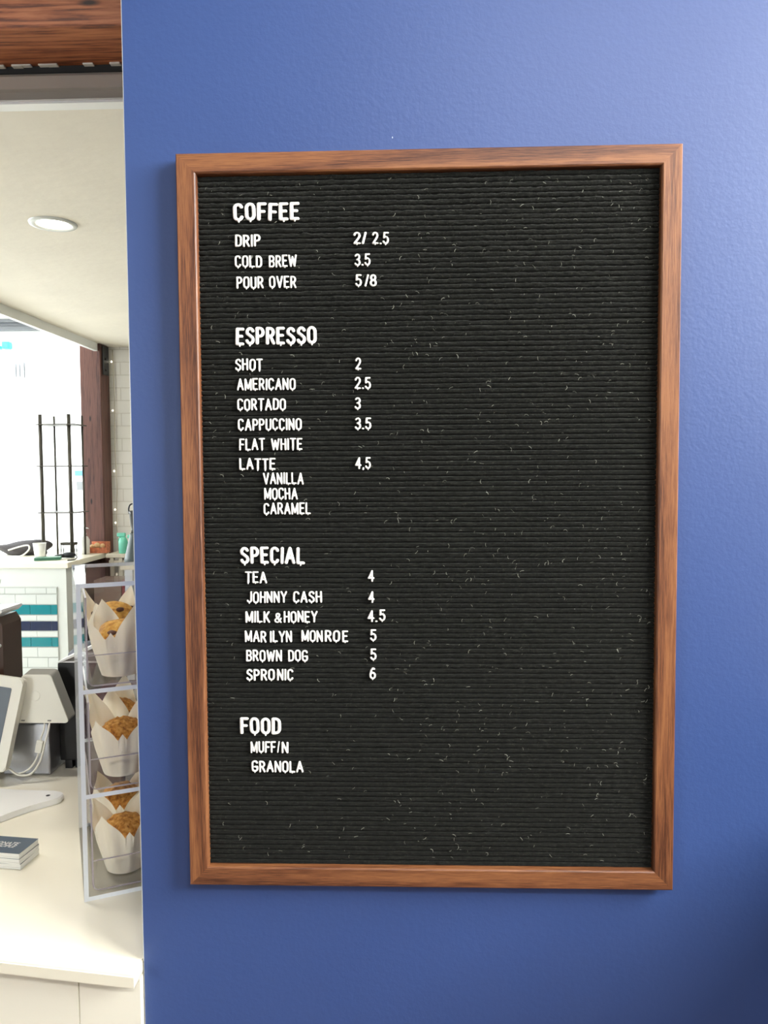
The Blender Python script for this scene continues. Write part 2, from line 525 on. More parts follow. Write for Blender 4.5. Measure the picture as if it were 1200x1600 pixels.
# blue partition wall with its white edge bead
wx = -0.374
w = struct('wall_front', M['blue'], [(wx, XR, 0.0, 0.13, 0.0, CE)])
bm = bmesh.new()
add_tube(bm, [(0, 0, 0.0), (0, 0, 2.2), (0, 0, SOF + 1.05)], 0.0022, seg=12)
bead = obj('trim_1', bm, M['bead'], kind='structure')
bead.location = (wx - 0.0002, 0.004, 0.0)
struct('wall_right', M['dark_wall'], [
    (XR, XR + 0.15, YB, YK, 0.0, 1.9), (XR, XR + 0.15, YB, YK, 3.6, CE),
    (XR, XR + 0.15, -0.3, YK, 1.9, 3.6), (XR, XR + 0.15, YB, -2.0, 1.9, 3.6)])
struct('wall_back', M['dark_wall'], [(XL, XR, YB - 0.15, YB, 0.0, 1.05), (XL, XR, YB - 0.15, YB, 2.95, CE), (XL, -5.1, YB - 0.15, YB, 1.05, 2.95), (-2.9, XR, YB - 0.15, YB, 1.05, 2.95)])
struct('wall_left', M['dark_wall'], [(XL - 0.15, XL, YB, 1.27, 0.0, CE)])
struct('wall_kitchen_left', M['white_wall'], [(XL - 0.15, XL, 1.27, 1.6, 0.0, CE), (XL - 0.15, XL, 5.0, YK, 0.0, CE), (XL - 0.15, XL, 1.6, 5.0, 0.0, 0.9), (XL - 0.15, XL, 1.6, 5.0, 2.9, CE)])
struct('ceiling', M['dark_ceiling'], [(XL, XR, YB, 1.3, CE, CE + 0.1)])
struct('ceiling_kitchen', M['white_wall'], [(XL, -2.52, 1.3, YK, 3.1, 3.2)])
# kitchen soffit (lowered ceiling)
s = struct('ceiling_soffit', M['soffit'], [(-2.52, XR, 1.262, YK, SOF, SOF + 0.3)])
struct('trim_2', M['bead'], [(-2.55, -2.52, 1.262, YK, SOF - 0.062, SOF + 0.3)])          # lip along the soffit edge
struct('trim_3', M['bead'], [(-2.55, XR, 1.220, 1.262, SOF - 0.004, SOF + 0.0035)], bev=0.001)    # white angle at the front edge
# kitchen end wall: painted brick to the right of the post, window to the left
struct('wall_kitchen', M['brick'], [(-2.66, XR, YK - 0.04, YK + 0.12, 0.0, SOF + 0.3)])
struct('wall_kitchen_window', M['trim_white'], [
    (XL, -2.66, YK - 0.04, YK + 0.12, 0.0, 0.94), (XL, -2.66, YK - 0.04, YK + 0.12, 2.745, 3.2), (XL, -5.25, YK - 0.04, YK + 0.12, 0.94, 2.745)])
# kitchen window
def window(name, boxes, pane):
    bm = bmesh.new()
    for b in boxes:
        add_box(bm, *b)
    f = obj(name, bm, M['trim_white'], kind='structure')
    bm = bmesh.new(); add_box(bm, *pane)
    obj('window_pane', bm, M['glass'], f)
    return f
window('window_1', [(-5.25, -2.68, YK + 0.0, YK + 0.06, 0.94, 0.965), (-5.25, -2.68, YK, YK + 0.06, 2.735, 2.775),
                    (-2.70, -2.66, YK, YK + 0.06, 0.94, 2.775), (-5.27, -5.23, YK, YK + 0.06, 0.94, 2.775), (-4.2, -4.16, YK, YK + 0.06, 0.94, 2.775)],
       (-5.23, -2.70, YK + 0.025, YK + 0.031, 0.965, 2.735))
window('window_2', [(XR + 0.04, XR + 0.1, -2.0, -0.3, 1.9, 1.96), (XR + 0.04, XR + 0.1, -2.0, -0.3, 3.54, 3.6),
                    (XR + 0.04, XR + 0.1, -2.0, -1.94, 1.9, 3.6), (XR + 0.04, XR + 0.1, -0.36, -0.3, 1.9, 3.6), (XR + 0.04, XR + 0.1, -1.18, -1.13, 1.9, 3.6)],
       (XR + 0.065, XR + 0.071, -1.94, -0.36, 1.96, 3.54))
window('added_window_4', [(-5.1, -2.9, YB - 0.1, YB - 0.04, 1.05, 1.11), (-5.1, -2.9, YB - 0.1, YB - 0.04, 2.89, 2.95), (-5.1, -5.04, YB - 0.1, YB - 0.04, 1.05, 2.95),  # unseen opening added for the frontal fill
                    (-2.96, -2.9, YB - 0.1, YB - 0.04, 1.05, 2.95), (-4.03, -3.97, YB - 0.1, YB - 0.04, 1.05, 2.95)],
       (-5.04, -2.96, YB - 0.075, YB - 0.069, 1.11, 2.89))
window('added_window_3', [(XL - 0.1, XL - 0.04, 1.6, 5.0, 0.9, 0.96), (XL - 0.1, XL - 0.04, 1.6, 5.0, 2.84, 2.9), (XL - 0.1, XL - 0.04, 1.6, 1.66, 0.9, 2.9), (XL - 0.1, XL - 0.04, 4.94, 5.0, 0.9, 2.9), (XL - 0.1, XL - 0.04, 3.27, 3.33, 0.9, 2.9)],  # unseen opening added for the kitchen side fill
       (XL - 0.075, XL - 0.069, 1.66, 4.94, 0.96, 2.84))
# dark ribbed beam over the kitchen window
bm = bmesh.new()
for k in range(3):
    add_box(bm, XL, -2.55, YK - 0.10 + 0.02 * (k % 2), YK - 0.041, 2.785 + 0.031 * k, 2.785 + 0.031 * (k + 1), bev=0.004)
obj('trim_4', bm, M['duct'], kind='structure')
# steel channel and timber beam over the opening
bm = bmesh.new()
prof = [(1.262, SOF + 0.012), (1.252, SOF + 0.012), (1.250, SOF + 0.022), (1.238, SOF + 0.036), (1.229, SOF + 0.042), (1.232, SOF + 0.078), (1.240, SOF + 0.088), (1.262, SOF + 0.088)]
add_prism(bm, [(-3.4, y, z) for y, z in prof], (4.6, 0, 0))
obj('trim_5', bm, M['steel'], kind='structure', smooth=False)
struct('trim_6', M['black_gap'], [(-3.4, 1.2, 1.236, 1.32, SOF + 0.088, 2.752)])
struct('wall_over_opening', M['white_wall'], [(XL, XR, 1.262, 1.3, 2.94, CE), (XL, -2.55, 1.262, 1.3, 2.752, 2.94)])
beam = thing('timber_beam', 'rough reddish brown timber beam above the kitchen opening', 'beam', (-0.9, 1.15, 2.752))
bm = bmesh.new()
add_box(bm, -2.5, 2.1, -0.098, 0.098, 0.0, 0.34, bev=0.006)
obj('beam_body', bm, M['fir'], beam)
bm = bmesh.new()
xs = np.linspace(-1.0, 0.5, 60)
for i in range(0, 58, 1):
    if random.random() < 0.55:
        h = random.uniform(0.001, 0.0045)
        add_box(bm, xs[i], xs[i + 1] + 0.004, 0.072, 0.088, -0.001 - h, 0.0, bev=0.0008, seg=1)
strip = obj('foam_filler', bm, M['foam'], beam)
strip['label'] = 'ragged white filler under the beam'
strip['kind'] = 'stuff'

# ------------------------------------------------------------------ letter board
BZ = 1.531
board = thing('letter_board', 'large black felt letter board in a brown oak frame on the blue wall', 'sign', (0, 0, BZ))
W2, H2, FB, FD = 0.305, 0.457, 0.0244, 0.020
def rail(L, ang, loc):
    """frame rail: long axis local X, outer edge at +Z, front at -Y"""
    bm = bmesh.new()
    h = L / 2
    # cross-section (offset from outer edge inward, depth); mitred ends
    sect = [(0, 0.0), (0, -FD + 0.0012), (0.0012, -FD), (FB - 0.0022, -FD), (FB - 0.0006, -FD + 0.0012), (FB, -FD + 0.0026), (FB, 0.0)]
    a = [bm.verts.new((-h + d, y, -d)) for d, y in sect]
    b = [bm.verts.new((h - d, y, -d)) for d, y in sect]
    n = len(sect)
    for i in range(n):
        bm.faces.new((a[i], a[(i + 1) % n], b[(i + 1) % n], b[i]))
    bm.faces.new(a[::-1]); bm.faces.new(b)
    o = obj('frame_rail', bm, M['oak'], board)
    o.location = loc
    o.rotation_euler = (0, ang, 0)
    return o
rail(2 * W2, 0, (0, 0, H2))
rail(2 * W2, R(180), (0, 0, -H2))
rail(2 * H2, R(-90), (-W2, 0, 0))
rail(2 * H2, R(90), (W2, 0, 0))
box_obj('backing', M['dark_back'], board, -W2 + FB, W2 - FB, -0.006, -0.001, -H2 + FB, H2 - FB)

def felt():
    iw, ih = W2 - FB, H2 - FB
    n_r = 136
    pitch = 2 * ih / n_r
    prof = [(0.0, 0.0), (0.11, 0.0), (0.15, 0.80), (0.26, 0.97), (0.48, 1.0), (0.72, 0.97), (0.88, 0.86), (0.97, 0.55)]
    nx = 260
    xs = np.linspace(-iw, iw, nx)
    zz, dd = [], []
    for i in range(n_r):
        for f, d in prof:
            zz.append(ih - (i + f) * pitch); dd.append(d)
    zz.append(-ih); dd.append(0.0)
    zz, dd = np.array(zz), np.array(dd)
    nz = len(zz)
    X = np.repeat(xs[None, :], nz, 0)
    Zc = np.repeat(zz[:, None], nx, 1)
    D = np.repeat(dd[:, None], nx, 1)
    noise = rng.normal(0, 1, (nz, nx)); noise = (noise + np.roll(noise, 1, 1) + np.roll(noise, 2, 1) + np.roll(noise, 1, 0)) / 2
    # each rib wanders slowly and is dented here and there
    ribw = rng.normal(0, 1, (n_r + 1, 14))
    slow = np.array([np.interp(np.linspace(0, 13, nx), np.arange(14), rw) for rw in ribw])
    ridx = np.minimum(np.arange(nz) // len(prof), n_r)
    S = slow[ridx]
    edge = (D > 0.5)
    Zc = Zc + np.where(edge, 0.00020 * noise + 0.00012 * S, 0)
    Yc = -0.0072 - 0.0044 * D - np.where(edge, 0.00036 * noise + 0.00012 * S, 0)
    Zc[0], Zc[-1] = ih, -ih
    verts = np.stack([X, Yc, Zc], -1).reshape(-1, 3)
    ii, jj = np.meshgrid(np.arange(nz - 1), np.arange(nx - 1), indexing='ij')
    a = (ii * nx + jj).ravel()
    faces = np.stack([a, a + nx, a + nx + 1, a + 1], 1).astype(np.int32)
    me = bpy.data.meshes.new('felt_panel')
    me.vertices.add(len(verts)); me.vertices.foreach_set('co', verts.ravel())
    me.loops.add(faces.size); me.loops.foreach_set('vertex_index', faces.ravel())
    me.polygons.add(len(faces))
    me.polygons.foreach_set('loop_start', np.arange(0, faces.size, 4, dtype=np.int32))
    me.polygons.foreach_set('use_smooth', np.ones(len(faces), dtype=bool))
    me.update(calc_edges=True); me.validate()
    me.materials.append(M['felt'])
    o = bpy.data.objects.new('felt_panel', me); COL.objects.link(o); o.parent = board
    o['label'] = 'black ribbed felt'
felt()
# lint caught on the felt
bm = bmesh.new()
for k in range(900):
    x = random.uniform(-0.275, 0.275)
    if random.random() < 0.45:
        x = random.uniform(-0.06, 0.275)
    z = random.uniform(-0.425, 0.425)
    l = random.uniform(0.0012, 0.0055)
    a = random.uniform(0, math.pi); c = random.uniform(-1.6, 1.6)
    pts = []
    for i in range(4):
        t = i / 3
        pts.append((x + l * t * math.cos(a + c * t), -0.0122 - 0.0007 * math.sin(3 * t), z + l * t * math.sin(a + c * t)))
    add_tube(bm, pts, random.choice([0.00010, 0.00013, 0.00018]), seg=4, caps=False)
for k in range(2600):
    x = random.uniform(-0.278, 0.278); z = random.uniform(-0.43, 0.43)
    l = random.uniform(0.0008, 0.0026); a = random.uniform(0, math.pi)
    add_tube(bm, [(x, -0.0120, z), (x + l * 0.5 * math.cos(a), -0.0128, z + l * 0.5 * math.sin(a)), (x + l * math.cos(a + 0.5), -0.0122, z + l * math.sin(a + 0.5))], 0.00009, seg=3, caps=False, mat=1)
lint = obj('lint', bm, [M['lint'], M['fuzz']], board)
lint['kind'] = 'stuff'
lint['label'] = 'pale lint stuck to the felt'

# letters -------------------------------------------------------------
def glyphs():
    g = {}
    g['A'] = (.46, [[(0, 0), (.23, 1), (.46, 0)], [(.09, .32), (.37, .32)]])
    g['B'] = (.38, [[(0, 0), (0, 1)], [(0, 1), (.17, 1)] + arc(.17, .765, .19, .235, 90, -90) + [(0, .53)], [(.17, .53)] + arc(.17, .265, .21, .265, 90, -90) + [(0, 0)]])
    g['C'] = (.38, [arc(.19, .77, .19, .23, 15, 180) + arc(.19, .23, .19, .23, 180, 345)])
    g['D'] = (.38, [[(0, 0), (0, 1)], [(0, 1), (.12, 1)] + arc(.12, .72, .26, .28, 90, 0) + arc(.12, .28, .26, .28, 0, -90) + [(0, 0)]])
    g['E'] = (.34, [[(0, 0), (0, 1)], [(0, 1), (.34, 1)], [(0, .52), (.28, .52)], [(0, 0), (.34, 0)]])
    g['F'] = (.34, [[(0, 0), (0, 1)], [(0, 1), (.34, 1)], [(0, .5), (.28, .5)]])
    g['G'] = (.4, [arc(.2, .77, .2, .23, 15, 180) + arc(.2, .23, .2, .23, 180, 350) + [(.4, .44), (.23, .44)]])
    g['H'] = (.38, [[(0, 0), (0, 1)], [(.38, 0), (.38, 1)], [(0, .52), (.38, .52)]])
    g['I'] = (.02, [[(.01, 0), (.01, 1)]])
    g['J'] = (.32, [[(.32, 1), (.32, .22)] + arc(.16, .2, .16, .2, 0, -165)])
    g['K'] = (.4, [[(0, 0), (0, 1)], [(.38, 1), (.02, .42)], [(.13, .58), (.4, 0)]])
    g['L'] = (.34, [[(0, 1), (0, 0)], [(0, 0), (.34, 0)]])
    g['M'] = (.5, [[(0, 0), (0, 1)], [(0, 1), (.25, .12)], [(.25, .12), (.5, 1)], [(.5, 1), (.5, 0)]])
    g['N'] = (.4, [[(0, 0), (0, 1)], [(0, 1), (.4, 0)], [(.4, 0), (.4, 1)]])
    g['O'] = (.4, [arc(.2, .74, .2, .26, 0, 180) + arc(.2, .26, .2, .26, 180, 360) + [(.4, .74)]])
    g['P'] = (.36, [[(0, 0), (0, 1)], [(0, 1), (.15, 1)] + arc(.15, .73, .21, .27, 90, -90) + [(0, .46)]])
    g['R'] = (.38, [[(0, 0), (0, 1)], [(0, 1), (.15, 1)] + arc(.15, .74, .2, .26, 90, -90) + [(0, .48)], [(.18, .48), (.38, 0)]])
    g['S'] = (.38, [arc(.19, .765, .18, .235, 20, 180) + [(.03, .66), (.19, .53), (.35, .38)] + arc(.19, .24, .19, .24, 10, -165)])
    g['T'] = (.4, [[(0, 1), (.4, 1)], [(.2, 1), (.2, 0)]])
    g['U'] = (.38, [[(0, 1), (0, .25)] + arc(.19, .22, .19, .22, 180, 360) + [(.38, 1)]])
    g['V'] = (.44, [[(0, 1), (.22, 0), (.44, 1)]])
    g['W'] = (.62, [[(0, 1), (.15, 0)], [(.15, 0), (.31, .85)], [(.31, .85), (.47, 0)], [(.47, 0), (.62, 1)]])
    g['Y'] = (.44, [[(0, 1), (.22, .48)], [(.44, 1), (.22, .48)], [(.22, .48), (.22, 0)]])
    g['&'] = (.56, [[(.54, 0), (.13, .62)], [(.13, .62)] + arc(.25, .80, .15, .20, 190, -25) + [(.34, .62), (.08, .36)], [(.08, .36)] + arc(.2, .2, .2, .2, 150, 300) + [(.44, .22), (.54, .46)]])
    g['2'] = (.38, [arc(.19, .73, .18, .27, 165, -20) + [(.3, .5), (.02, .02)], [(.02, 0), (.38, 0)]])
    g['3'] = (.36, [arc(.17, .77, .17, .23, 150, -80) + [(.15, .53)], [(.15, .53)] + arc(.17, .26, .19, .26, 80, -155)])
    g['4'] = (.42, [[(.3, 0), (.3, 1)], [(.3, 1), (0, .3)], [(0, .3), (.42, .3)]])
    g['5'] = (.36, [[(.34, 1), (.05, 1)], [(.05, 1), (.03, .55)], [(.03, .55)] + arc(.17, .31, .19, .31, 115, -155)])
    g['6'] = (.38, [[(.32, .95), (.2, 1), (.07, .8), (0, .45), (0, .28)], arc(.19, .28, .19, .28, 0, 360, 20)])
    g['8'] = (.38, [arc(.19, .765, .165, .235, 0, 360, 20), arc(.19, .265, .19, .265, 0, 360, 20)])
    g['.'] = (.04, [[(.0, .0), (.04, .0)]])
    g[','] = (.06, [[(.05, -.02), (.02, -.14)]])
    g['/'] = (.2, [[(0, 0), (.2, 1)]])
    g['|'] = (.16, [[(0, 0), (.16, 1)]])
    return g
G = glyphs()
PEG = set('CEOSUTJLG2356')
SR = 0.088
def letter_mesh(ch, H, memo={}):
    if (ch, H) in memo:
        return memo[(ch, H)]
    wd, strokes = G[ch]
    r = (SR if H > 0.018 else 0.077) * H
    k = H - 2 * r
    bm = bmesh.new()
    seg = 8
    strokes = list(strokes)
    dep = 0.0017
    def sweep(path, rad, y0):
        P = [Vector((x, 0, z)) for x, z in path]
        n = len(P)
        rings = []
        frames = []
        for i in range(n):
            t = (P[min(i + 1, n - 1)] - P[max(i - 1, 0)])
            t = t.normalized() if t.length > 1e-9 else Vector((1, 0, 0))
            frames.append((P[i], t))
        seq = []
        p0, t0 = frames[0]
        for s_, q in ((1.0, 0.08), (0.7, 0.7), (0.35, 0.94)):
            seq.append((p0 - t0 * rad * s_, t0, q))
        seq += [(p, t, 1.0) for p, t in frames]
        p1, t1 = frames[-1]
        for s_, q in ((0.35, 0.94), (0.7, 0.7), (1.0, 0.08)):
            seq.append((p1 + t1 * rad * s_, t1, q))
        for p, t, q in seq:
            nn = Vector((-t.z, 0, t.x))
            rings.append([bm.verts.new(p + nn * rad * q * math.cos(2 * math.pi * j / seg) + Vector((0, y0 + dep * q * math.sin(2 * math.pi * j / seg), 0))) for j in range(seg)])
        for i in range(len(rings) - 1):
            for j in range(seg):
                bm.faces.new((rings[i][j], rings[i][(j + 1) % seg], rings[i + 1][(j + 1) % seg], rings[i + 1][j]))
        bm.faces.new(rings[0][::-1]); bm.faces.new(rings[-1])
    for st in strokes:
        path = [(r + x * k, r + y * k) for x, y in st]
        # cut tight corners into separate sweeps so that they stay full
        cur = [path[0]]
        for i in range(1, len(path)):
            cur.append(path[i])
            if i < len(path) - 1:
                a = Vector((path[i][0] - path[i - 1][0], path[i][1] - path[i - 1][1]))
                b = Vector((path[i + 1][0] - path[i][0], path[i + 1][1] - path[i][1]))
                if a.length > 1e-6 and b.length > 1e-6 and a.angle(b) > 0.7:
                    sweep(cur, r, 0); cur = [path[i]]
        if len(cur) > 1:
            sweep(cur, r, 0)
    if ch in PEG:
        xc = r + wd * k * 0.5
        sweep([(xc, r * 0.5), (xc, -r * 0.45)], r * 0.5, 0.0)
    bmesh.ops.recalc_face_normals(bm, faces=bm.faces)
    tmp = bpy.data.meshes.new('tmp'); bm.to_mesh(tmp); bm.free()
    to = bpy.data.objects.new('tmp', tmp); COL.objects.link(to)
    md = to.modifiers.new('r', 'REMESH'); md.mode = 'VOXEL'; md.voxel_size = 0.00036 if H < 0.018 else 0.00048; md.use_smooth_shade = True
    dg = bpy.context.evaluated_depsgraph_get()
    dg.update()
    me = bpy.data.meshes.new_from_object(to.evaluated_get(dg), depsgraph=dg)
    bpy.data.objects.remove(to)
    me.name = 'letter_plate'
    me.materials.clear(); me.materials.append(M['letter'])
    memo[(ch, H)] = (me, wd * k + 2 * r)
    return memo[(ch, H)]

# line id: phrase for the labels
PH = {
    'h1': 'the heading COFFEE', 'DRIP': 'the word DRIP', 'DRIPp': 'the price beside DRIP', 'CB': 'the line COLD BREW', 'CBp': 'the price beside COLD BREW',
    'PO': 'the line POUR OVER', 'POp': 'the price beside POUR OVER', 'h2': 'the heading ESPRESSO', 'SHOT': 'the word SHOT', 'SHOTp': 'the price beside SHOT',
    'AM': 'the word AMERICANO', 'AMp': 'the price beside AMERICANO', 'CO': 'the word CORTADO', 'COp': 'the price beside CORTADO', 'CA': 'the word CAPPUCCINO',
    'CAp': 'the price beside CAPPUCCINO', 'FW': 'the line FLAT WHITE', 'LA': 'the word LATTE', 'LAp': 'the price beside LATTE', 'VA': 'the word VANILLA', 'MO': 'the word MOCHA',
    'CR': 'the word CARAMEL', 'h3': 'the heading SPECIAL', 'TEA': 'the word TEA', 'TEAp': 'the price beside TEA', 'JC': 'the drink line just under TEA', 'JCp': 'the price just under that of TEA',
    'MH': 'the line MILK & HONEY', 'MHp': 'the price beside MILK & HONEY', 'MM': 'the drink line just above BROWN DOG', 'MMp': 'the price just above that of BROWN DOG', 'BD': 'the line BROWN DOG', 'BDp': 'the price beside BROWN DOG',
    'SP': 'the word SPRONIC', 'SPp': 'the price beside SPRONIC', 'h4': 'the heading FOOD', 'MU': 'the word MUFFIN', 'GR': 'the word GRANOLA'}
LINES = [  # line, word, left mm, right mm, baseline mm from the board middle, cap height mm
    ('h1', 'COFFEE', -237.0, -155.0, 377.0, 22.0), ('DRIP', 'DRIP', -235.5, -203.5, 346.0, 15), ('DRIPp', '2/', -90.0, -73.0, 346.5, 15), ('DRIPp', '2.5', -67.0, -46.0, 346.5, 15),
    ('CB', 'COLD', -236.0, -202.0, 320.5, 15), ('CB', 'BREW', -194.0, -159.0, 320.5, 15), ('CBp', '3.5', -88.5, -68.5, 320.5, 15),
    ('PO', 'POUR', -234.5, -200.5, 295.0, 15), ('PO', 'OVER', -194.0, -160.0, 295.0, 15), ('POp', '5', -88.0, -79.5, 295.7, 15), ('POp', '/', -76.5, -71.0, 295.7, 15), ('POp', '8', -70.0, -61.0, 295.7, 15),
    ('h2', 'ESPRESSO', -237.0, -135.5, 226.5, 22), ('SHOT', 'SHOT', -238.0, -203.0, 195.0, 15), ('SHOTp', '2', -89.0, -81.0, 195.0, 15),
    ('AM', 'AMERICANO', -236.0, -162.5, 170.7, 15), ('AMp', '2.5', -90.0, -69.0, 171.0, 15), ('CO', 'CORTADO', -236.0, -175.0, 145.8, 15), ('COp', '3', -90.0, -82.0, 146.0, 15),
    ('CA', 'CAPPUCCINO', -235.5, -155.5, 121.0, 15), ('CAp', '3.5', -90.0, -69.0, 121.3, 15), ('FW', 'FLAT', -234.5, -201.5, 96.5, 15), ('FW', 'WHITE', -194.5, -155.0, 96.5, 15),
    ('LA', 'LATTE', -234.5, -189.0, 72.0, 15), ('LAp', '4,5', -90.0, -70.0, 72.5, 15), ('VA', 'VANILLA', -205.0, -154.0, 54.0, 15), ('MO', 'MOCHA', -204.0, -161.5, 35.0, 15), ('CR', 'CARAMEL', -205.0, -145.5, 16.3, 15),
    ('h3', 'SPECIAL', -235.5, -153.5, -46.0, 22), ('TEA', 'TEA', -230.0, -201.5, -70.0, 15), ('TEAp', '4', -75.0, -66.5, -69.0, 15), ('JC', 'JOHNNY', -228.0, -176.5, -95.0, 15), ('JC', 'CASH', -169.5, -132.5, -95.0, 15),
    ('JCp', '4', -75.0, -66.5, -95.0, 15), ('MH', 'MILK', -230.0, -198.5, -120.0, 15), ('MH', '&', -193.5, -183.5, -120.0, 13), ('MH', 'HONEY', -181.5, -138.5, -120.0, 15), ('MHp', '4.', -76.0, -63.0, -119.0, 15), ('MHp', '5', -61.5, -53.0, -118.0, 15),
    ('MM', 'MAR', -231.0, -203.5, -145.0, 15), ('MM', 'ILYN', -199.5, -171.0, -145.0, 15), ('MM', 'MON', -159.5, -132.0, -144.5, 15), ('MM', 'RO', -130.0, -110.5, -144.5, 15), ('MM', 'E', -108.0, -100.0, -144.5, 15), ('MMp', '5', -73.0, -64.5, -143.5, 15),
    ('BD', 'BROWN', -230.0, -184.0, -169.5, 15), ('BD', 'DOG', -176.5, -151.0, -169.5, 15), ('BDp', '5', -73.0, -64.5, -168.0, 15), ('SP', 'SPRO', -230.0, -193.5, -194.0, 15), ('SP', 'NIC', -191.0, -170.0, -194.0, 15), ('SPp', '6', -74.0, -65.5, -192.0, 15),
    ('h4', 'FOOD', -239.0, -186.5, -263.0, 22), ('MU', 'MUFF', -226.0, -193.0, -287.0, 15), ('MU', '|', -192.0, -188.5, -287.0, 15), ('MU', 'N', -186.5, -177.5, -287.0, 15), ('GR', 'GRANOLA', -225.0, -158.5, -312.0, 15)]
ORD = ['first', 'second', 'third', 'fourth', 'fifth', 'sixth', 'seventh', 'eighth', 'ninth', 'tenth', 'eleventh', 'twelfth', 'thirteenth']
total = {}
for l, wd, *_ in LINES:
    total[l] = total.get(l, 0) + len(wd)
count = {}
for line, word, x0, x1, zb, Hm in LINES:
    H = Hm / 1000
    ms = [letter_mesh(c, H) for c in word]
    gap = 0.035 * H
    nat = sum(m[1] for m in ms) + gap * (len(word) - 1)
    f = (x1 - x0) / 1000 / nat
    x = x0 / 1000
    for c, (me, wdt) in zip(word, ms):
        i = count.get(line, 0); count[line] = i + 1
        nm = 'board_numeral' if c.isdigit() else 'board_letter' if c.isalpha() or c == '|' else 'board_mark'
        o = bpy.data.objects.new(nm, me)
        COL.objects.link(o)
        o.location = (x, -0.0132, BZ + zb / 1000 + random.uniform(-0.0004, 0.0004))
        o.rotation_euler = (0, R(random.gauss(0, 0.9)), 0)
        o.scale = (f, 1, 1)
        what = {'.': 'point', ',': 'low point', '/': 'slash', '&': 'ampersand', '|': 'letter I leaning right'}.get(c, ('numeral ' if c.isdigit() else 'letter ') + c)
        pos = '' if total[line] == 1 else f'{ORD[i]} character of ' if total[line] > 1 else ''
        size = 'large white' if H > 0.018 else 'small white'
        o['label'] = f'{size} {what}, {pos}{PH[line]}' if pos else f'{size} {what}, {PH[line]}'
        o['category'] = 'letter' if nm != 'board_numeral' else 'number'
        o['group'] = 'white plastic characters on the felt board'
        x += (wdt + gap) * f

# ------------------------------------------------------------------ service counter
CT = 0.96
ctr = thing('service_counter', 'cream white service counter left of the blue wall', 'counter', (0, 0, 0))
bm = bmesh.new()
top = [(-0.3765, -0.032), (-0.3765, 0.132), (0.25, 0.14), (0.25, 0.715), (-1.9, 0.70), (-1.9, 0.18)]
fs = add_prism(bm, [(x, y, CT - 0.018) for x, y in top], (0, 0, 0.018))
bmesh.ops.bevel(bm, geom=[e for e in bm.edges if abs(e.verts[0].co.z - e.verts[1].co.z) < 1e-5], offset=0.002, segments=2, affect='EDGES')
obj('worktop', bm, M['quartz'], ctr)
def front_y(x): return -0.032 + (x + 0.380) * (0.18 + 0.032) / (-1.9 + 0.380)
bm = bmesh.new()
for xa, xb in ((-0.3762, -0.462), (-0.4635, -1.1), (-1.1015, -1.85)):
    pts = [(xa, front_y(xa) + 0.022, 0.0), (xb, front_y(xb) + 0.022, 0.0), (xb, front_y(xb) + 0.042, 0.0), (xa, front_y(xa) + 0.042, 0.0)]
    add_prism(bm, pts, (0, 0, CT - 0.0185))
obj('front_panel', bm, M['cream_panel'], ctr)
bm = bmesh.new()
add_box(bm, -1.85, 0.2, 0.30, 0.66, 0.0, CT - 0.0185)
obj('cabinet_base', bm, M['cream_panel'], ctr)

# ------------------------------------------------------------------ pastry case
CA_ANG = math.atan2(0.425, 0.905)
CW, CD, CH, T = 0.30, 0.262, 0.472, 0.0065
case = thing('pastry_case', 'clear acrylic three tier pastry case on the white counter beside the blue wall', 'display case', (-0.511, 0.134, CT), CA_ANG)
def acrylic(name, x0, x1, y0, y1, z0, z1, edge_axes):
    bm = bmesh.new()
    add_box(bm, x0, x1, y0, y1, z0, z1)
    for f in bm.faces:
        n = f.normal
        f.normal_update()
        n = f.normal
        ax = max(range(3), key=lambda i: abs(n[i]))
        if ax in edge_axes:
            f.material_index = 1
    return obj(name, bm, [M['acrylic'], M['acrylic_edge']], case)
acrylic('side_panel', 0, T, 0, CD, 0, CH, (1, 2))
acrylic('side_panel', CW - T, CW, 0, CD, 0, CH, (1, 2))
LV = [0.0, 0.156, 0.314]
acrylic('base_panel', T, CW - T, 0, CD, 0.0, T, (0, 1))
acrylic('shelf', T, CW - T, 0.0, CD, 0.156, 0.156 + T, (0, 1))
acrylic('shelf', T, CW - T, 0.0, CD, 0.314, 0.314 + T, (0, 1))
acrylic('top_panel', 0, CW, 0, CD, CH, CH + T, (0, 1))

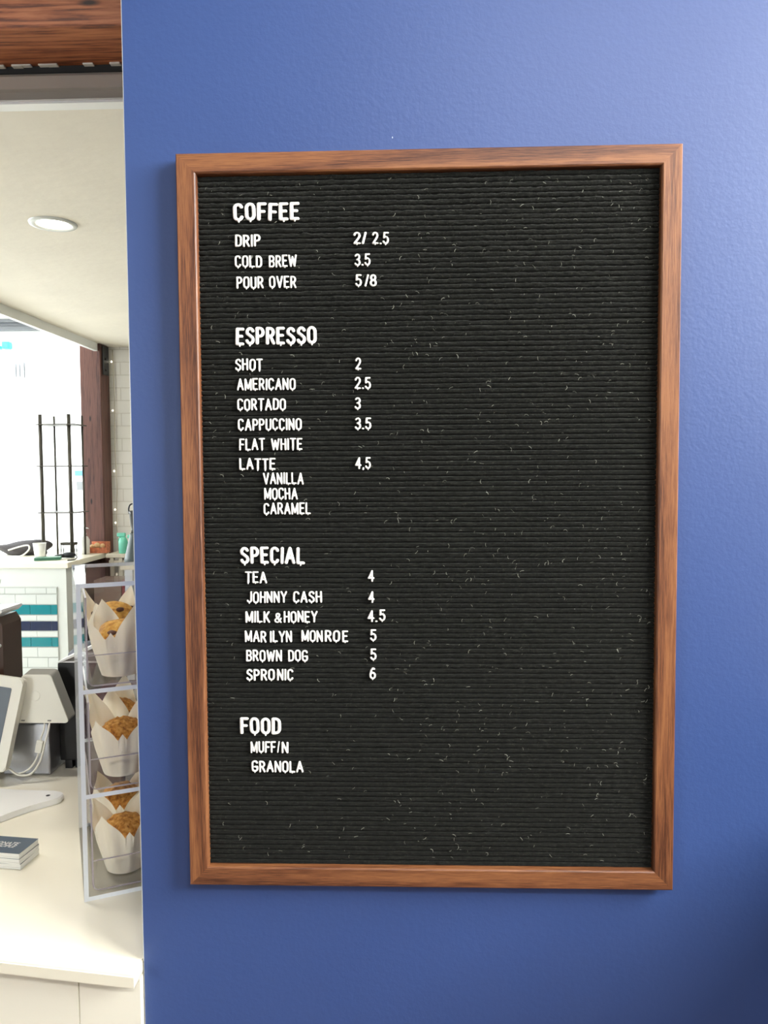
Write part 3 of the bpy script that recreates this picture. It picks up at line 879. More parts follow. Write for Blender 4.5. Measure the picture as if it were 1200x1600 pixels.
def tray(level, label):
    o_ = Vector((-0.511, 0.134, CT + LV[level] + T + 0.0005))
    t = bmesh.new()
    x0, x1, y0, y1 = 0.012, CW - 0.012, 0.012, CD - 0.012
    hf, hb, th, rd = 0.047, 0.135, 0.0025, 0.012
    # bottom, sides with rounded lower corners, low front lip
    pts_out = [(x0, hb)] + [(x0 + rd - rd * math.cos(R(a)), rd - rd * math.sin(R(a))) for a in (0, 30, 60, 90)]
    pts_out += [(x1 - rd + rd * math.sin(R(a)), rd - rd * math.cos(R(a))) for a in (0, 30, 60, 90)] + [(x1, hb)]
    n = len(pts_out)
    def inset(p):
        x, z = p
        return (min(max(x, x0 + th), x1 - th) if z > rd else x + (th if x < (x0 + x1) / 2 and x < x0 + rd - 1e-6 else -th if x > x1 - rd + 1e-6 else 0), max(z, th) if z < rd else z)
    pi = [inset(p) for p in pts_out]
    va = [[t.verts.new((p[0], y, p[1])) for p in pts_out] for y in (y0, y1)]
    vb = [[t.verts.new((p[0], y, p[1])) for p in pi] for y in (y0, y1)]
    for i in range(n - 1):
        t.faces.new((va[0][i], va[0][i + 1], va[1][i + 1], va[1][i]))
        t.faces.new((vb[0][i], vb[1][i], vb[1][i + 1], vb[0][i + 1]))
        for q in (0, 1):
            f = t.faces.new((va[q][i], va[q][i + 1], vb[q][i + 1], vb[q][i])); f.material_index = 1
    for q in (0, n - 1):
        f = t.faces.new((va[0][q], va[1][q], vb[1][q], vb[0][q])); f.material_index = 1
    add_box(t, x0 + th, x1 - th, y0, y0 + th, th, hf - 0.0005)
    add_box(t, x0 + th, x1 - th, y0, y0 + th, hf - 0.0005, hf + 0.0005, mat=1)
    add_box(t, x0 + th, x1 - th, y1 - th, y1, th, hb)
    o = obj('acrylic_tray', t, [M['tray_clear'], M['tray_edge']])
    o.location = o_
    o.rotation_euler = (0, 0, CA_ANG)
    tag(o, label, 'tray', 'clear trays in the pastry case')
    return o
tray(2, 'clear tray of muffins on the top level of the pastry case')
tray(1, 'clear tray of muffins on the middle level of the pastry case')
tray(0, 'clear tray of muffins on the bottom level of the pastry case')

def wrapper_mesh(seed, peaks, flare=1.0):
    """square parchment pressed into a cup: round base, four folded points that stand up and out"""
    rs = random.Random(seed)
    bm = bmesh.new()
    n = 128
    rows = 14
    ph = rs.uniform(-0.25, 0.25)
    hs = [p * rs.uniform(0.93, 1.07) for p in peaks]
    rings = []
    for j in range(rows + 1):
        t = j / rows
        ring = []
        for i in range(n):
            th = 2 * math.pi * i / n
            q = (th / (math.pi / 2)) % 4
            k = int(q)
            u = abs((q - k) - 0.5) * 2                       # 0 at a point, 1 in a fold
            hp = max(hs[k] * max(0.0, 1 - 1.12 * u) ** 0.85, 0.016 * (1 - (1 - u) * 3.2))
            rim = 0.056 + hp
            z = t * rim
            up = max(0.0, (z - 0.045)) / 0.075
            base = 0.0285 + 0.012 * min(1, z / 0.045)
            sq = (1 - 0.30 * up * u) * (1 + 0.10 * up * (1 - u))
            rr = base + flare * 0.022 * up ** 1.2 * sq
            fold = 0.0022 * math.sin(th * 10 + ph * 8) * (0.35 + 0.65 * min(1, z / 0.05)) * (1 if z > 0.003 else 0)
            crease = -0.006 * (1 if u > 0.82 else 0) * min(1, up * 2)
            rr = rr + fold + crease
            ring.append(bm.verts.new((rr * math.cos(th), rr * math.sin(th), 0.0005 + z)))
        rings.append(ring)
    for j in range(rows):
        for i in range(n):
            bm.faces.new((rings[j][i], rings[j][(i + 1) % n], rings[j + 1][(i + 1) % n], rings[j + 1][i]))
    bm.faces.new(rings[0][::-1])
    return bm

def muffin(kind, u, d, level, rot, seed, label, peaks, flare=1.0, cake_z=0.058, tilt=0.0):
    c, s_ = math.cos(CA_ANG), math.sin(CA_ANG)
    loc = (-0.511 + u * c - d * s_, 0.134 + u * s_ + d * c, CT + LV[level] + T + 0.0035)
    mf = thing('muffin', label, 'muffin', loc, CA_ANG + R(rot), 'parchment wrapped muffins in the pastry case')
    mf.rotation_euler = (R(tilt), 0, CA_ANG + R(rot))
    obj('paper_wrapper', wrapper_mesh(seed, peaks, flare), M['wrapper'], mf, smooth=False)
    bm = bmesh.new()
    add_blob(bm, (0, 0, cake_z), 0.034, 0.034, 0.026, lump=0.10 if kind == 'chip' else 0.05, seed=seed, sub=4)
    if kind != 'chip':
        rs = random.Random(seed)
        for v in bm.verts:
            if v.co.z > cake_z:
                v.co += Vector((rs.gauss(0, .0009), rs.gauss(0, .0009), abs(rs.gauss(0, .0016))))
    for v in bm.verts:
        v.co.z = max(v.co.z, 0.012)
    ck = obj('muffin_top', bm, M['cake'] if kind == 'chip' else M['crumb'], mf)
    if kind == 'chip':
        rs = random.Random(seed + 5)
        for k in range(6):
            a = rs.uniform(0, 6.28); e = rs.uniform(0.2, 0.9)
            p = (0.034 * math.cos(a) * math.cos(e), 0.034 * math.sin(a) * math.cos(e), cake_z + 0.026 * math.sin(e))
            b2 = bmesh.new(); add_blob(b2, p, rs.uniform(0.005, 0.008), rs.uniform(0.004, 0.006), 0.004, 0.15, seed + k, sub=2)
            obj('chocolate_chip', b2, M['choc'], ck)
    return mf
# columns next to the left side and next to the wall, front and back rows
muffin('chip', 0.064, 0.070, 2, -22, 11, 'chocolate chip muffin in the front of the top tier', (0.05, 0.052, 0.036, 0.066), 0.92, 0.060)
muffin('chip', 0.064, 0.180, 2, 12, 12, 'chocolate chip muffin at the back of the top tier', (0.058, 0.066, 0.05, 0.05), 0.82, 0.070)
muffin('chip', 0.186, 0.070, 2, 15, 13, 'chocolate chip muffin at the wall end of the top tier', (0.05, 0.055, 0.045, 0.045), 0.82)
muffin('crumb', 0.064, 0.070, 1, -3, 21, 'crumb topped muffin in the front of the middle tier', (0.06, 0.066, 0.040, 0.046), 0.92, 0.058)
muffin('crumb', 0.067, 0.180, 1, 30, 22, 'crumb topped muffin at the back of the middle tier', (0.06, 0.06, 0.06, 0.06), 0.82)
muffin('crumb', 0.186, 0.070, 1, 20, 23, 'crumb topped muffin at the wall end of the middle tier', (0.065, 0.06, 0.06, 0.04), 0.82)
muffin('crumb', 0.064, 0.070, 0, 6, 31, 'crumb topped muffin in the front of the bottom tier', (0.05, 0.05, 0.048, 0.056), 0.92, 0.056)
muffin('crumb', 0.067, 0.180, 0, -6, 32, 'crumb topped muffin at the back of the bottom tier', (0.055, 0.05, 0.05, 0.045), 0.82, 0.064)
muffin('crumb', 0.186, 0.070, 0, 12, 33, 'crumb topped muffin at the wall end of the bottom tier', (0.055, 0.06, 0.055, 0.05), 0.82)

# ------------------------------------------------------------------ things on the service counter
pb = bmesh.new()
out = [(-0.704, 0.478), (-0.7045, 0.490), (-0.712, 0.500), (-0.730, 0.506), (-0.80, 0.507), (-0.90, 0.52), (-1.05, 0.52), (-1.05, 0.33), (-0.90, 0.31), (-0.835, 0.325), (-0.792, 0.362), (-0.765, 0.408), (-0.744, 0.438), (-0.716, 0.462), (-0.707, 0.470)]
hole = [(-0.7315 + 0.004 * math.cos(a), 0.4815 + 0.004 * math.sin(a)) for a in np.linspace(0, 2 * math.pi, 12, endpoint=False)]
add_prism(pb, [(x, y, CT + 0.0005) for x, y in out], (0, 0, 0.0115))
bmesh.ops.bevel(pb, geom=[e for e in pb.edges if abs(e.verts[0].co.z - e.verts[1].co.z) < 1e-5], offset=0.0015, segments=2, affect='EDGES')
o = obj('serving_paddle', pb, M['board_white'])
tag(o, 'white paddle shaped serving board lying on the counter before the till', 'serving board')
hb = bmesh.new()
add_lathe(hb, [(0.004, CT + 0.0118), (0.004, CT + 0.0124)], 16, (-0.7315, 0.4815, 0))
h = obj('hanging_hole', hb, M['black'], o)

# booklets
for k, (dx, dy, rz, lab) in enumerate([(0.001, 0.002, 1.5, 'white edged booklet at the bottom of the small stack on the counter'),
                                       (0.000, 0.000, -1.0, 'white edged booklet in the middle of the small stack on the counter'),
                                       (0.0, 0.0, 0.0, 'slate blue covered booklet on top of the small stack on the counter')]):
    z0 = CT + 0.0004 + 0.0092 * k
    bk = thing('booklet', lab, 'booklet', (-0.655 + dx, 0.2225 + dy, z0), R(-7 + rz), 'small stack of booklets on the counter')
    bm = bmesh.new()
    for q in range(3):
        add_box(bm, -0.10, 0.0 - 0.0006 * (q % 2), 0.0 + 0.0006 * (q % 2), 0.052, 0.00285 * q, 0.00285 * (q + 1), bev=0.0003, seg=1)
    obj('page_block', bm, M['paper'], bk)
    bm = bmesh.new(); add_box(bm, -0.10, 0.0, 0.0, 0.052, 0.00857, 0.0090)
    cv = obj('cover', bm, M['slate_cover'], bk)
    if k == 2:
        for txt, ty in (('PASSIONATE', 0.0265), ('PEOPLE', 0.0175)):
            cu = bpy.data.curves.new('t', 'FONT'); cu.body = txt; cu.size = 0.0115; cu.align_x = 'RIGHT'; cu.extrude = 0.0001; cu.shear = 0.3
            to = bpy.data.objects.new('t', cu); COL.objects.link(to)
            dg = bpy.context.evaluated_depsgraph_get(); dg.update()
            me = bpy.data.meshes.new_from_object(to.evaluated_get(dg), depsgraph=dg)
            bpy.data.objects.remove(to)
            me.materials.clear(); me.materials.append(M['paper'])
            lo = bpy.data.objects.new('cover_lettering', me); COL.objects.link(lo); lo.parent = cv
            lo.location = (-0.022, ty, 0.0092)

# stainless box that carries the till, and the till
sb = thing('stainless_box', 'stainless steel box on the counter under the till', 'box', (-0.838, 0.655, CT))
box_obj('box_body', M['stainless'], sb, -0.052, 0.050, -0.045, 0.04, 0.0005, 0.112, bev=0.004)
box_obj('box_lid', M['stainless'], sb, -0.054, 0.052, -0.047, 0.042, 0.112, 0.118, bev=0.002)

till = thing('till_stand', 'warm white slanted till stand seen from behind on the steel box', 'till', (-0.737, 0.594, CT + 0.1185))
def rounded_poly(pts, rads, n=5):
    out = []
    m = len(pts)
    for i in range(m):
        p = Vector(pts[i]); a = (Vector(pts[i - 1]) - p); b = (Vector(pts[(i + 1) % m]) - p)
        r_ = rads[i]
        ang = a.angle(b); dist = min(r_ / math.tan(ang / 2), a.length * .45, b.length * .45)
        pa = p + a.normalized() * dist; pb_ = p + b.normalized() * dist
        for k in range(n + 1):
            t = k / n
            out.append(tuple((1 - t) ** 2 * pa + 2 * t * (1 - t) * p + t * t * pb_))
    return out
poly = rounded_poly([(-0.135, 0), (0.0, 0), (-0.044, 0.098), (-0.105, 0.098)], [0.006, 0.007, 0.012, 0.010])
bm = bmesh.new()
sl = 0.28
def tp(x, z, back): return (x, sl * z * 0.55 + back, z)
fr = [bm.verts.new(tp(x, z, 0)) for x, z in poly]
fr2 = [bm.verts.new(tp(x * 1.0, z, 0.003)) for x, z in [(x, z) for x, z in poly]]
bk_ = [bm.verts.new((x + 0.008, sl * z * 0.55 + 0.017, z + 0.009)) for x, z in poly]
n = len(poly)
bm.faces.new(fr[::-1]); f_ = bm.faces.new(bk_); f_.material_index = 1
for i in range(n):
    j = (i + 1) % n
    bm.faces.new((fr[i], fr[j], fr2[j], fr2[i]))
    f = bm.faces.new((fr2[i], fr2[j], bk_[j], bk_[i])); f.material_index = 1
obj('stand_body', bm, [M['pos_white'], M['pos_grey']], till)
bm = bmesh.new()
add_lathe(bm, [(0.009, 0), (0.0098, 0.0006), (0.0105, 0)], 24)
e_ = obj('embossed_ring', bm, M['pos_white'], till)
e_.location = (-0.075, 0.0085, 0.055); e_.rotation_euler = (R(81.2), 0, 0)
for px_, nm in ((-0.118, 'port'), (-0.098, 'port'), (-0.042, 'port')):
    b2 = box_obj(nm, M['pos_grey'], till, px_ - 0.0035, px_ + 0.0035, -0.001, 0.004, 0.004, 0.0062)

# customer tablet at the left edge
tab = thing('customer_tablet', 'white framed tablet with dark screen tilted at the left end of counter', 'tablet', (-0.852, 0.546, CT + 0.030), R(-4))
tab.rotation_euler = (R(-13), R(7), R(-4))
def slab(name, x0, x1, z0, z1, y0, y1, rad, mat, parent):
    bm = bmesh.new()
    pl = rounded_poly([(x0, z0), (x1, z0), (x1, z1), (x0, z1)], [rad] * 4)
    add_prism(bm, [(x, y0, z) for x, z in pl], (0, y1 - y0, 0))
    bmesh.ops.bevel(bm, geom=[e for e in bm.edges if abs(e.verts[0].co.y - e.verts[1].co.y) < 1e-6], offset=min(0.002, (y1 - y0) * .3), segments=2, affect='EDGES')
    return obj(name, bm, mat, parent)
slab('tablet_frame', -0.262, 0.0, 0.0, 0.190, 0.0, 0.016, 0.012, M['pos_white'], tab)
slab('tablet_screen', -0.240, -0.022, 0.022, 0.168, -0.0008, 0.002, 0.002, M['screen'], tab)
bm = bmesh.new()
add_box(bm, -0.20, -0.09, 0.016, 0.04, 0.0, 0.09, bev=0.008)
obj('tablet_foot', bm, M['pos_white'], tab)

cab = thing('charging_cable', 'white cable looping from the till down towards the tablet', 'cable', (-0.779, 0.585, CT))
pth = smooth_path([(0.0, 0.012, 0.122), (0.0, 0.004, 0.105), (-0.003, -0.006, 0.082), (-0.012, -0.012, 0.045), (-0.030, -0.016, 0.020), (-0.055, -0.018, 0.018), (-0.075, -0.016, 0.030)])
bm = bmesh.new(); add_tube(bm, pth, 0.0022, 8)
obj('cable_cord', bm, M['cable'], cab)
cab2 = thing('connector_cable', 'white cable with an inline connector block below the till', 'cable', (-0.790, 0.585, CT))
pth = smooth_path([(0.0, 0.012, 0.122), (0.001, 0.004, 0.106), (0.0, -0.005, 0.094)])
pth2 = smooth_path([(-0.006, -0.009, 0.058), (-0.013, -0.012, 0.042), (-0.028, -0.014, 0.026), (-0.05, -0.015, 0.020), (-0.068, -0.013, 0.030)])
bm = bmesh.new(); add_tube(bm, pth, 0.0018, 8); add_tube(bm, pth2, 0.0018, 8)
add_tube(bm, [(0.0, -0.005, 0.094), (-0.006, -0.009, 0.058)], 0.0019, 8)
obj('cable_cord', bm, M['cable'], cab2)
bm = bmesh.new(); add_box(bm, -0.007, 0.007, -0.004, 0.004, -0.013, 0.013, bev=0.0015)
cn = obj('connector_block', bm, M['cable'], cab2)
cn.location = (-0.0035, -0.0075, 0.074); cn.rotation_euler = (0, R(12), 0)

# receipt printer
pr = thing('receipt_printer', 'black boxy receipt printer on the counter behind the pastry case', 'printer', (-0.728, 0.665, CT))
bm = bmesh.new(); add_box(bm, -0.056, 0.048, -0.018, 0.048, 0.018, 0.232, bev=0.003)
obj('printer_body', bm, M['black'], pr)
bm = bmesh.new(); add_box(bm, -0.045, -0.03, -0.016, 0.04, 0.0005, 0.018); 
obj('printer_foot', bm, M['black'], pr)
bm = bmesh.new(); add_box(bm, -0.025, 0.03, -0.014, 0.04, 0.0005, 0.018, bev=0.002)
obj('printer_foot', bm, M['black_metal'], pr)
wd_ = thing('document_wedge', 'white edged sloping holder on top of the black printer', 'document holder', (-0.728, 0.665, CT + 0.2325))
bm = bmesh.new()
add_prism(bm, [(-0.050, -0.010, 0.0), (0.048, -0.010, 0.0), (0.048, -0.010, 0.043)], (0, 0.05, 0))
obj('wedge_body', bm, M['greybox'], wd_)
bm = bmesh.new()
add_prism(bm, [(-0.060, -0.018, 0.0004), (-0.050, -0.018, 0.0004), (0.053, -0.018, 0.0445), (0.053, -0.018, 0.053)], (0, 0.064, 0))
obj('sloping_plate', bm, M['board_white'], wd_)
bm = bmesh.new(); add_box(bm, -0.049, 0.050, -0.0155, -0.0105, 0.0, 0.003)
obj('front_lip', bm, M['board_white'], wd_)

# dark grinder at the far left end of the counter
gr = thing('coffee_grinder', 'dark brown coffee grinder partly cut off at left picture edge', 'grinder', (-0.980, 0.680, CT))
bm = bmesh.new()
add_prism(bm, [(-0.085, -0.04, 0.0005), (0.082, -0.04, 0.0005), (0.082, -0.04, 0.315), (0.072, -0.04, 0.332), (-0.085, -0.04, 0.318)], (0, 0.08, 0))
obj('grinder_body', bm, M['brown_dark'], gr)
bm = bmesh.new()
add_prism(bm, [(-0.085, -0.043, 0.323), (0.076, -0.043, 0.337), (0.084, -0.043, 0.345), (0.083, -0.043, 0.350), (-0.085, -0.043, 0.338)], (0, 0.086, 0))
obj('grinder_cap', bm, M['hopper'], gr)
bm = bmesh.new(); add_blob(bm, (0.076, -0.042, 0.272), 0.004, 0.004, 0.004, 0, 1, 2)
obj('grinder_knob', bm, M['hopper'], gr)
hp = thing('lidded_canister', 'white lidded canister on top of the dark grinder', 'canister', (-0.976, 0.682, CT + 0.350))
bm = bmesh.new(); add_lathe(bm, [(0.040, 0.0), (0.042, 0.048)], 32)
obj('canister_body', bm, M['trim_white'], hp)
bm = bmesh.new(); add_lathe(bm, [(0.048, 0.048), (0.049, 0.056), (0.03, 0.062)], 32)
obj('canister_lid', bm, M['hopper'], hp)

# boxes behind the case
o = box_obj('cardboard_box', M['maroon'], None, -0.676, -0.592, 0.50, 0.67, CT + 0.0005, CT + 0.19, bev=0.002)
tag(o, 'dark maroon box on the counter behind the pastry case', 'box')
o = box_obj('cardboard_box', M['greybox'], None, -0.585, -0.46, 0.50, 0.67, CT + 0.0005, CT + 0.20, bev=0.002)
tag(o, 'grey box beside the maroon box behind the pastry case', 'box')

# ------------------------------------------------------------------ tiled island under the kitchen window
isl = thing('tiled_island', 'white tiled coffee island with teal and navy tile bands', 'counter', (-2.49, 4.44, 0))
bm = bmesh.new(); add_box(bm, -2.6, 0.024, -0.02, 0.74, 0.925, 0.965, bev=0.004)
obj('island_top', bm, M['quartz'], isl)
bm = bmesh.new(); add_box(bm, -2.6, 0.0, 0.0, 0.02, 0.0, 0.925); add_box(bm, -0.02, 0.0, 0.02, 0.14, 0.0, 0.925)
obj('island_panel', bm, M['trim_white'], isl)
bm = bmesh.new(); add_box(bm, -2.58, -0.04, 0.2, 0.7, 0.02, 0.90)
obj('island_cabinet', bm, M['cabinet_brown'], isl)
# tiles
bm = bmesh.new()
rows = [(0.740, 0.783, 0), (0.6635, 0.735, 0), (0.5885, 0.660, 1), (0.5435, 0.585, 0), (0.4715, 0.540, 2), (0.4265, 0.468, 0), (0.3545, 0.423, 1)]
z = 0.351
while z > 0.08:
    rows.append((z - 0.0715, z, 0)); z -= 0.075
add_box(bm, -2.5, -0.066, -0.004, 0.001, 0.03, 0.79, mat=3)
for i, (z0, z1, mi) in enumerate(rows):
    off = (0.0 if i % 2 else 0.076) - (0.03 if mi else 0)
    x = -0.068 - off
    edges = [-0.068]
    while x > -2.45:
        if edges[-1] - x > 0.01:
            edges.append(x)
        x -= 0.152
    for a, b in zip(edges[:-1], edges[1:]):
        add_box(bm, b + 0.0015, a - 0.0015, -0.009, -0.003, z0 + 0.0015, z1 - 0.0015, mat=mi)
obj('tile_panel', bm, [M['tile_white'], M['tile_teal'], M['tile_navy'], M['grout']], isl)

IT = 0.9655
# wire rack
rk = thing('display_rack', 'tall dark metal rack with thin shelves standing on the tiled island', 'rack', (-2.74, 4.86, IT))
posts = [(-0.075, -0.075), (0.145, -0.075), (-0.055, 0.115), (0.165, 0.115)]
for (x, y) in posts:
    bm = bmesh.new(); add_tube(bm, [(x, y, 0), (x, y, 0.5), (x, y, 1.085)], 0.014 if y < 0 else 0.008, 10)
    obj('rack_post', bm, M['rack'], rk)
for zz_ in (0.335, 0.69, 1.005):
    bm = bmesh.new()
    add_box(bm, -0.105, 0.195, -0.095, 0.135, zz_, zz_ + 0.008, bev=0.002, seg=1)
    obj('rack_shelf', bm, M['rack'], rk)
# dark cloth bag with a white cable
bm = bmesh.new()
add_blob(bm, (0, 0, 0.045), 0.20, 0.10, 0.062, 0.22, 3, 4)
for v in bm.verts:
    v.co.z = max(v.co.z, 0.0005)
    if v.co.x > 0.05: v.co.z *= 1 + 2.2 * (v.co.x - 0.05)
o = obj('cloth_bag', bm, M['bag']); o.location = (-3.06, 4.98, IT)
tag(o, 'dark grey cloth bag heaped on the left of the island', 'bag')
bm = bmesh.new()
add_tube(bm, smooth_path([(-0.16, -0.07, 0.02), (-0.12, -0.11, 0.004), (-0.03, -0.13, 0.004), (0.05, -0.12, 0.006), (0.10, -0.10, 0.05), (0.095, -0.098, 0.085), (0.03, -0.105, 0.075), (-0.05, -0.12, 0.05)]), 0.006, 8)
o = obj('looped_cable', bm, M['cable']); o.location = (-3.06, 4.94, IT)
tag(o, 'white cord looped over the dark bag on the island', 'cable')
# white cup
cup = thing('white_cup', 'white paper cup beside the dark bag on the island', 'cup', (-2.815, 4.72, IT))
bm = bmesh.new(); add_lathe(bm, [(0.034, 0.0005), (0.046, 0.11), (0.043, 0.108), (0.032, 0.006)], 28, close_top=True)
obj('cup_body', bm, M['board_white'], cup)
bm = bmesh.new(); add_lathe(bm, [(0.046, 0.108), (0.049, 0.111), (0.046, 0.114)], 28, close_bottom=False, close_top=False)
obj('cup_rim', bm, M['board_white'], cup)
o = box_obj('green_notebook', M['green'], None, -0.09, 0.09, -0.05, 0.05, 0.0005, 0.022, bev=0.003)
o.location = (-2.695, 4.60, IT); o.rotation_euler = (0, 0, R(20))
tag(o, 'dark green notebook lying by the white cup on the island', 'notebook')
hand = thing('barcode_scanner', 'black handheld scanner lying on the island front corner', 'scanner', (-2.60, 4.735, IT))
bm = bmesh.new(); add_blob(bm, (0, 0, 0.022), 0.055, 0.035, 0.022, 0.05, 4, 3)
obj('scanner_head', bm, M['black_metal'], hand)
bm = bmesh.new(); add_tube(bm, [(0.02, 0, 0.02), (-0.05, -0.03, 0.018), (-0.085, -0.05, 0.014)], [0.018, 0.014, 0.012], 10)
obj('scanner_grip', bm, M['black'], hand)
bm = bmesh.new(); add_tube(bm, smooth_path([(0.05, 0.0, 0.02), (0.09, -0.06, 0.012), (0.11, -0.13, 0.008), (0.112, -0.16, 0.004), (0.08, -0.2, 0.004)]), 0.004, 8)
obj('scanner_cord', bm, M['black'], hand)
st = thing('step_stand', 'small grey stand with thin legs under the display rack', 'stand', (-2.66, 4.86, IT))
bm = bmesh.new(); add_box(bm, -0.05, 0.065, -0.03, 0.03, 0.085, 0.108, bev=0.006)
obj('stand_top', bm, M['rack'], st)
for (x, y) in ((-0.045, -0.02), (0.058, -0.02), (-0.045, 0.02), (0.058, 0.02)):
    bm = bmesh.new(); add_tube(bm, [(x, y, 0.0005), (x, y, 0.086)], 0.003, 8)
    obj('leg', bm, M['rack'], st)
sp = thing('spray_bottle', 'white pump bottle in front of the brown post', 'bottle', (-2.60, 5.02, IT))
bm = bmesh.new(); add_lathe(bm, [(0.036, 0.0005), (0.040, 0.006), (0.040, 0.11), (0.028, 0.135), (0.013, 0.142), (0.013, 0.150)], 24)
obj('bottle_body', bm, M['hopper'], sp)
bm = bmesh.new(); add_lathe(bm, [(0.016, 0.150), (0.016, 0.165), (0.005, 0.168), (0.005, 0.20), (0.012, 0.202), (0.012, 0.210)], 16)
add_tube(bm, [(0, 0, 0.206), (0.03, 0, 0.204), (0.036, 0, 0.198)], 0.004, 8)
obj('pump_head', bm, M['hopper'], sp)
tb = thing('snack_box', 'open orange snack box at the foot of the brown post', 'box', (-2.515, 5.10, IT))
bm = bmesh.new()
add_box(bm, -0.075, 0.075, -0.04, -0.036, 0.0005, 0.045); add_box(bm, -0.075, 0.075, 0.036, 0.04, 0.0005, 0.088)
add_box(bm, -0.075, -0.071, -0.036, 0.036, 0.0005, 0.045); add_box(bm, 0.071, 0.075, -0.036, 0.036, 0.0005, 0.088)
add_box(bm, -0.071, 0.071, -0.036, 0.036, 0.0005, 0.005)
obj('box_body', bm, M['orange'], tb)
for k, (x, y, z, lab) in enumerate([(-0.050, -0.012, 0.045, 'tan bun at the left in the orange snack box'), (-0.012, -0.010, 0.058, 'tan bun at the middle of the orange snack box'), (0.028, -0.006, 0.05, 'tan bun at the right in the orange snack box')]):
    bm = bmesh.new(); add_blob(bm, (0, 0, 0), 0.024, 0.022, 0.024, 0.08, 40 + k, 3)
    o = obj('bun', bm, M['tan']); o.location = (-2.515 + x, 5.10 + y, IT + z)
    tag(o, lab, 'bun', 'buns in the orange snack box')

# timber post with bracket
post = thing('timber_post', 'square brown timber post between the window and the brick wall', 'post', (-2.585, 5.27, 0))
bm = bmesh.new(); add_box(bm, -1.322, 1.322, -0.09, 0.09, -0.085, 0.085, bev=0.006)
o = obj('post_body', bm, M['post_wood'], post)
o.rotation_euler = (0, R(-90), 0); o.location = (0, 0, 1.3225)
bm = bmesh.new(); add_box(bm, 0.0905, 0.0965, -0.06, 0.055, 2.40, 2.63)
br = obj('steel_bracket', bm, M['black_metal'], post)
for z in (2.44, 2.53):
    bm = bmesh.new(); add_tube(bm, [(0.0965, -0.01, z), (0.104, -0.01, z)], 0.011, 6)
    obj('bolt', bm, M['black'], br)
# fairy lights beside the post
fl = thing('string_light', 'thin cord of tiny bulbs hanging down beside the timber post', 'string light', (-2.462, 5.345, 0))
bm = bmesh.new(); add_tube(bm, smooth_path([(0.0, 0, 2.62), (0.006, 0, 2.2), (0.0, 0, 1.8), (0.010, 0, 1.5), (0.0, 0, 1.2), (0.012, 0, 0.98)]), 0.0035, 6)
obj('light_cord', bm, M['beige_top'], fl)
for z in (2.52, 2.12, 1.62, 1.30, 1.19):
    bm = bmesh.new(); add_blob(bm, (-0.010, -0.004, z), 0.007, 0.007, 0.009, 0, 1, 2)
    obj('bulb', bm, M['bulb_on'], fl)

# back counter along the brick wall
bc = thing('back_counter', 'beige topped back counter on legs along the painted brick wall', 'counter', (-2.42, 5.05, 0))
bm = bmesh.new(); add_box(bm, 0.0, 2.3, -0.06, 0.325, 0.935, 0.965, bev=0.003)
obj('counter_top', bm, M['beige_top'], bc)
bm = bmesh.new(); add_box(bm, 0.02, 2.3, -0.05, -0.03, 0.895, 0.915)
obj('counter_rail', bm, M['beige_top'], bc)
for x in (0.03, 0.10, 0.9, 1.6):
    bm = bmesh.new(); add_box(bm, x, x + 0.03, -0.055, -0.025, 0.0, 0.935, bev=0.003)
    obj('leg', bm, M['beige_top'], bc)
o = box_obj('low_cabinet', M['cabinet_brown'], None, -2.40, -2.19, 4.70, 4.93, 0.0, 0.80, bev=0.004)
tag(o, 'taupe low cabinet standing in front of the back counter', 'cabinet')
o = box_obj('red_panel', M['red'], None, -2.185, -2.165, 4.70, 4.93, 0.0, 0.80, bev=0.002)
tag(o, 'narrow dark red panel between the taupe cabinet and steel cooler', 'panel')
o = box_obj('steel_cooler', M['stainless'], None, -2.155, -1.6, 4.68, 4.95, 0.0, 0.80, bev=0.006)
tag(o, 'stainless cooler standing right of the dark red panel', 'cooler')

def squeeze(x, y, label, s=1.0, rot=0.0):
    b = thing('spray_bottle', label, 'bottle', (x, y, IT + 0.0005), rot, 'aqua spray bottles on the back counter')
    bm = bmesh.new(); add_lathe(bm, [(0.030 * s, 0), (0.034 * s, 0.006), (0.034 * s, 0.085 * s), (0.024 * s, 0.115 * s), (0.014 * s, 0.125 * s)], 20)
    obj('bottle_body', bm, M['teal_plastic'], b)
    bm = bmesh.new(); add_box(bm, -0.045 * s, 0.02 * s, -0.012 * s, 0.012 * s, 0.125 * s, 0.155 * s, bev=0.006 * s)
    add_tube(bm, [(-0.02 * s, 0, 0.128 * s), (-0.035 * s, 0, 0.10 * s), (-0.03 * s, 0, 0.085 * s)], 0.005 * s, 8)
    obj('trigger_head', bm, M['teal_plastic'], b)
    return b
squeeze(-2.300, 5.05, 'aqua spray bottle on the back counter nearest the post', 1.05)
b = squeeze(-2.222, 5.05, 'aqua spray bottle on the back counter beside the grey kettle', 0.95)
bm = bmesh.new(); add_lathe(bm, [(0.0335, 0.04), (0.0335, 0.085)], 20)
obj('bottle_label', bm, M['pink'], b)

# tall grey kettle seen behind the case
kt = thing('pour_kettle', 'tall slate grey pour kettle with looped black handle behind the pastry case', 'kettle', (-1.40, 3.05, 0.0))
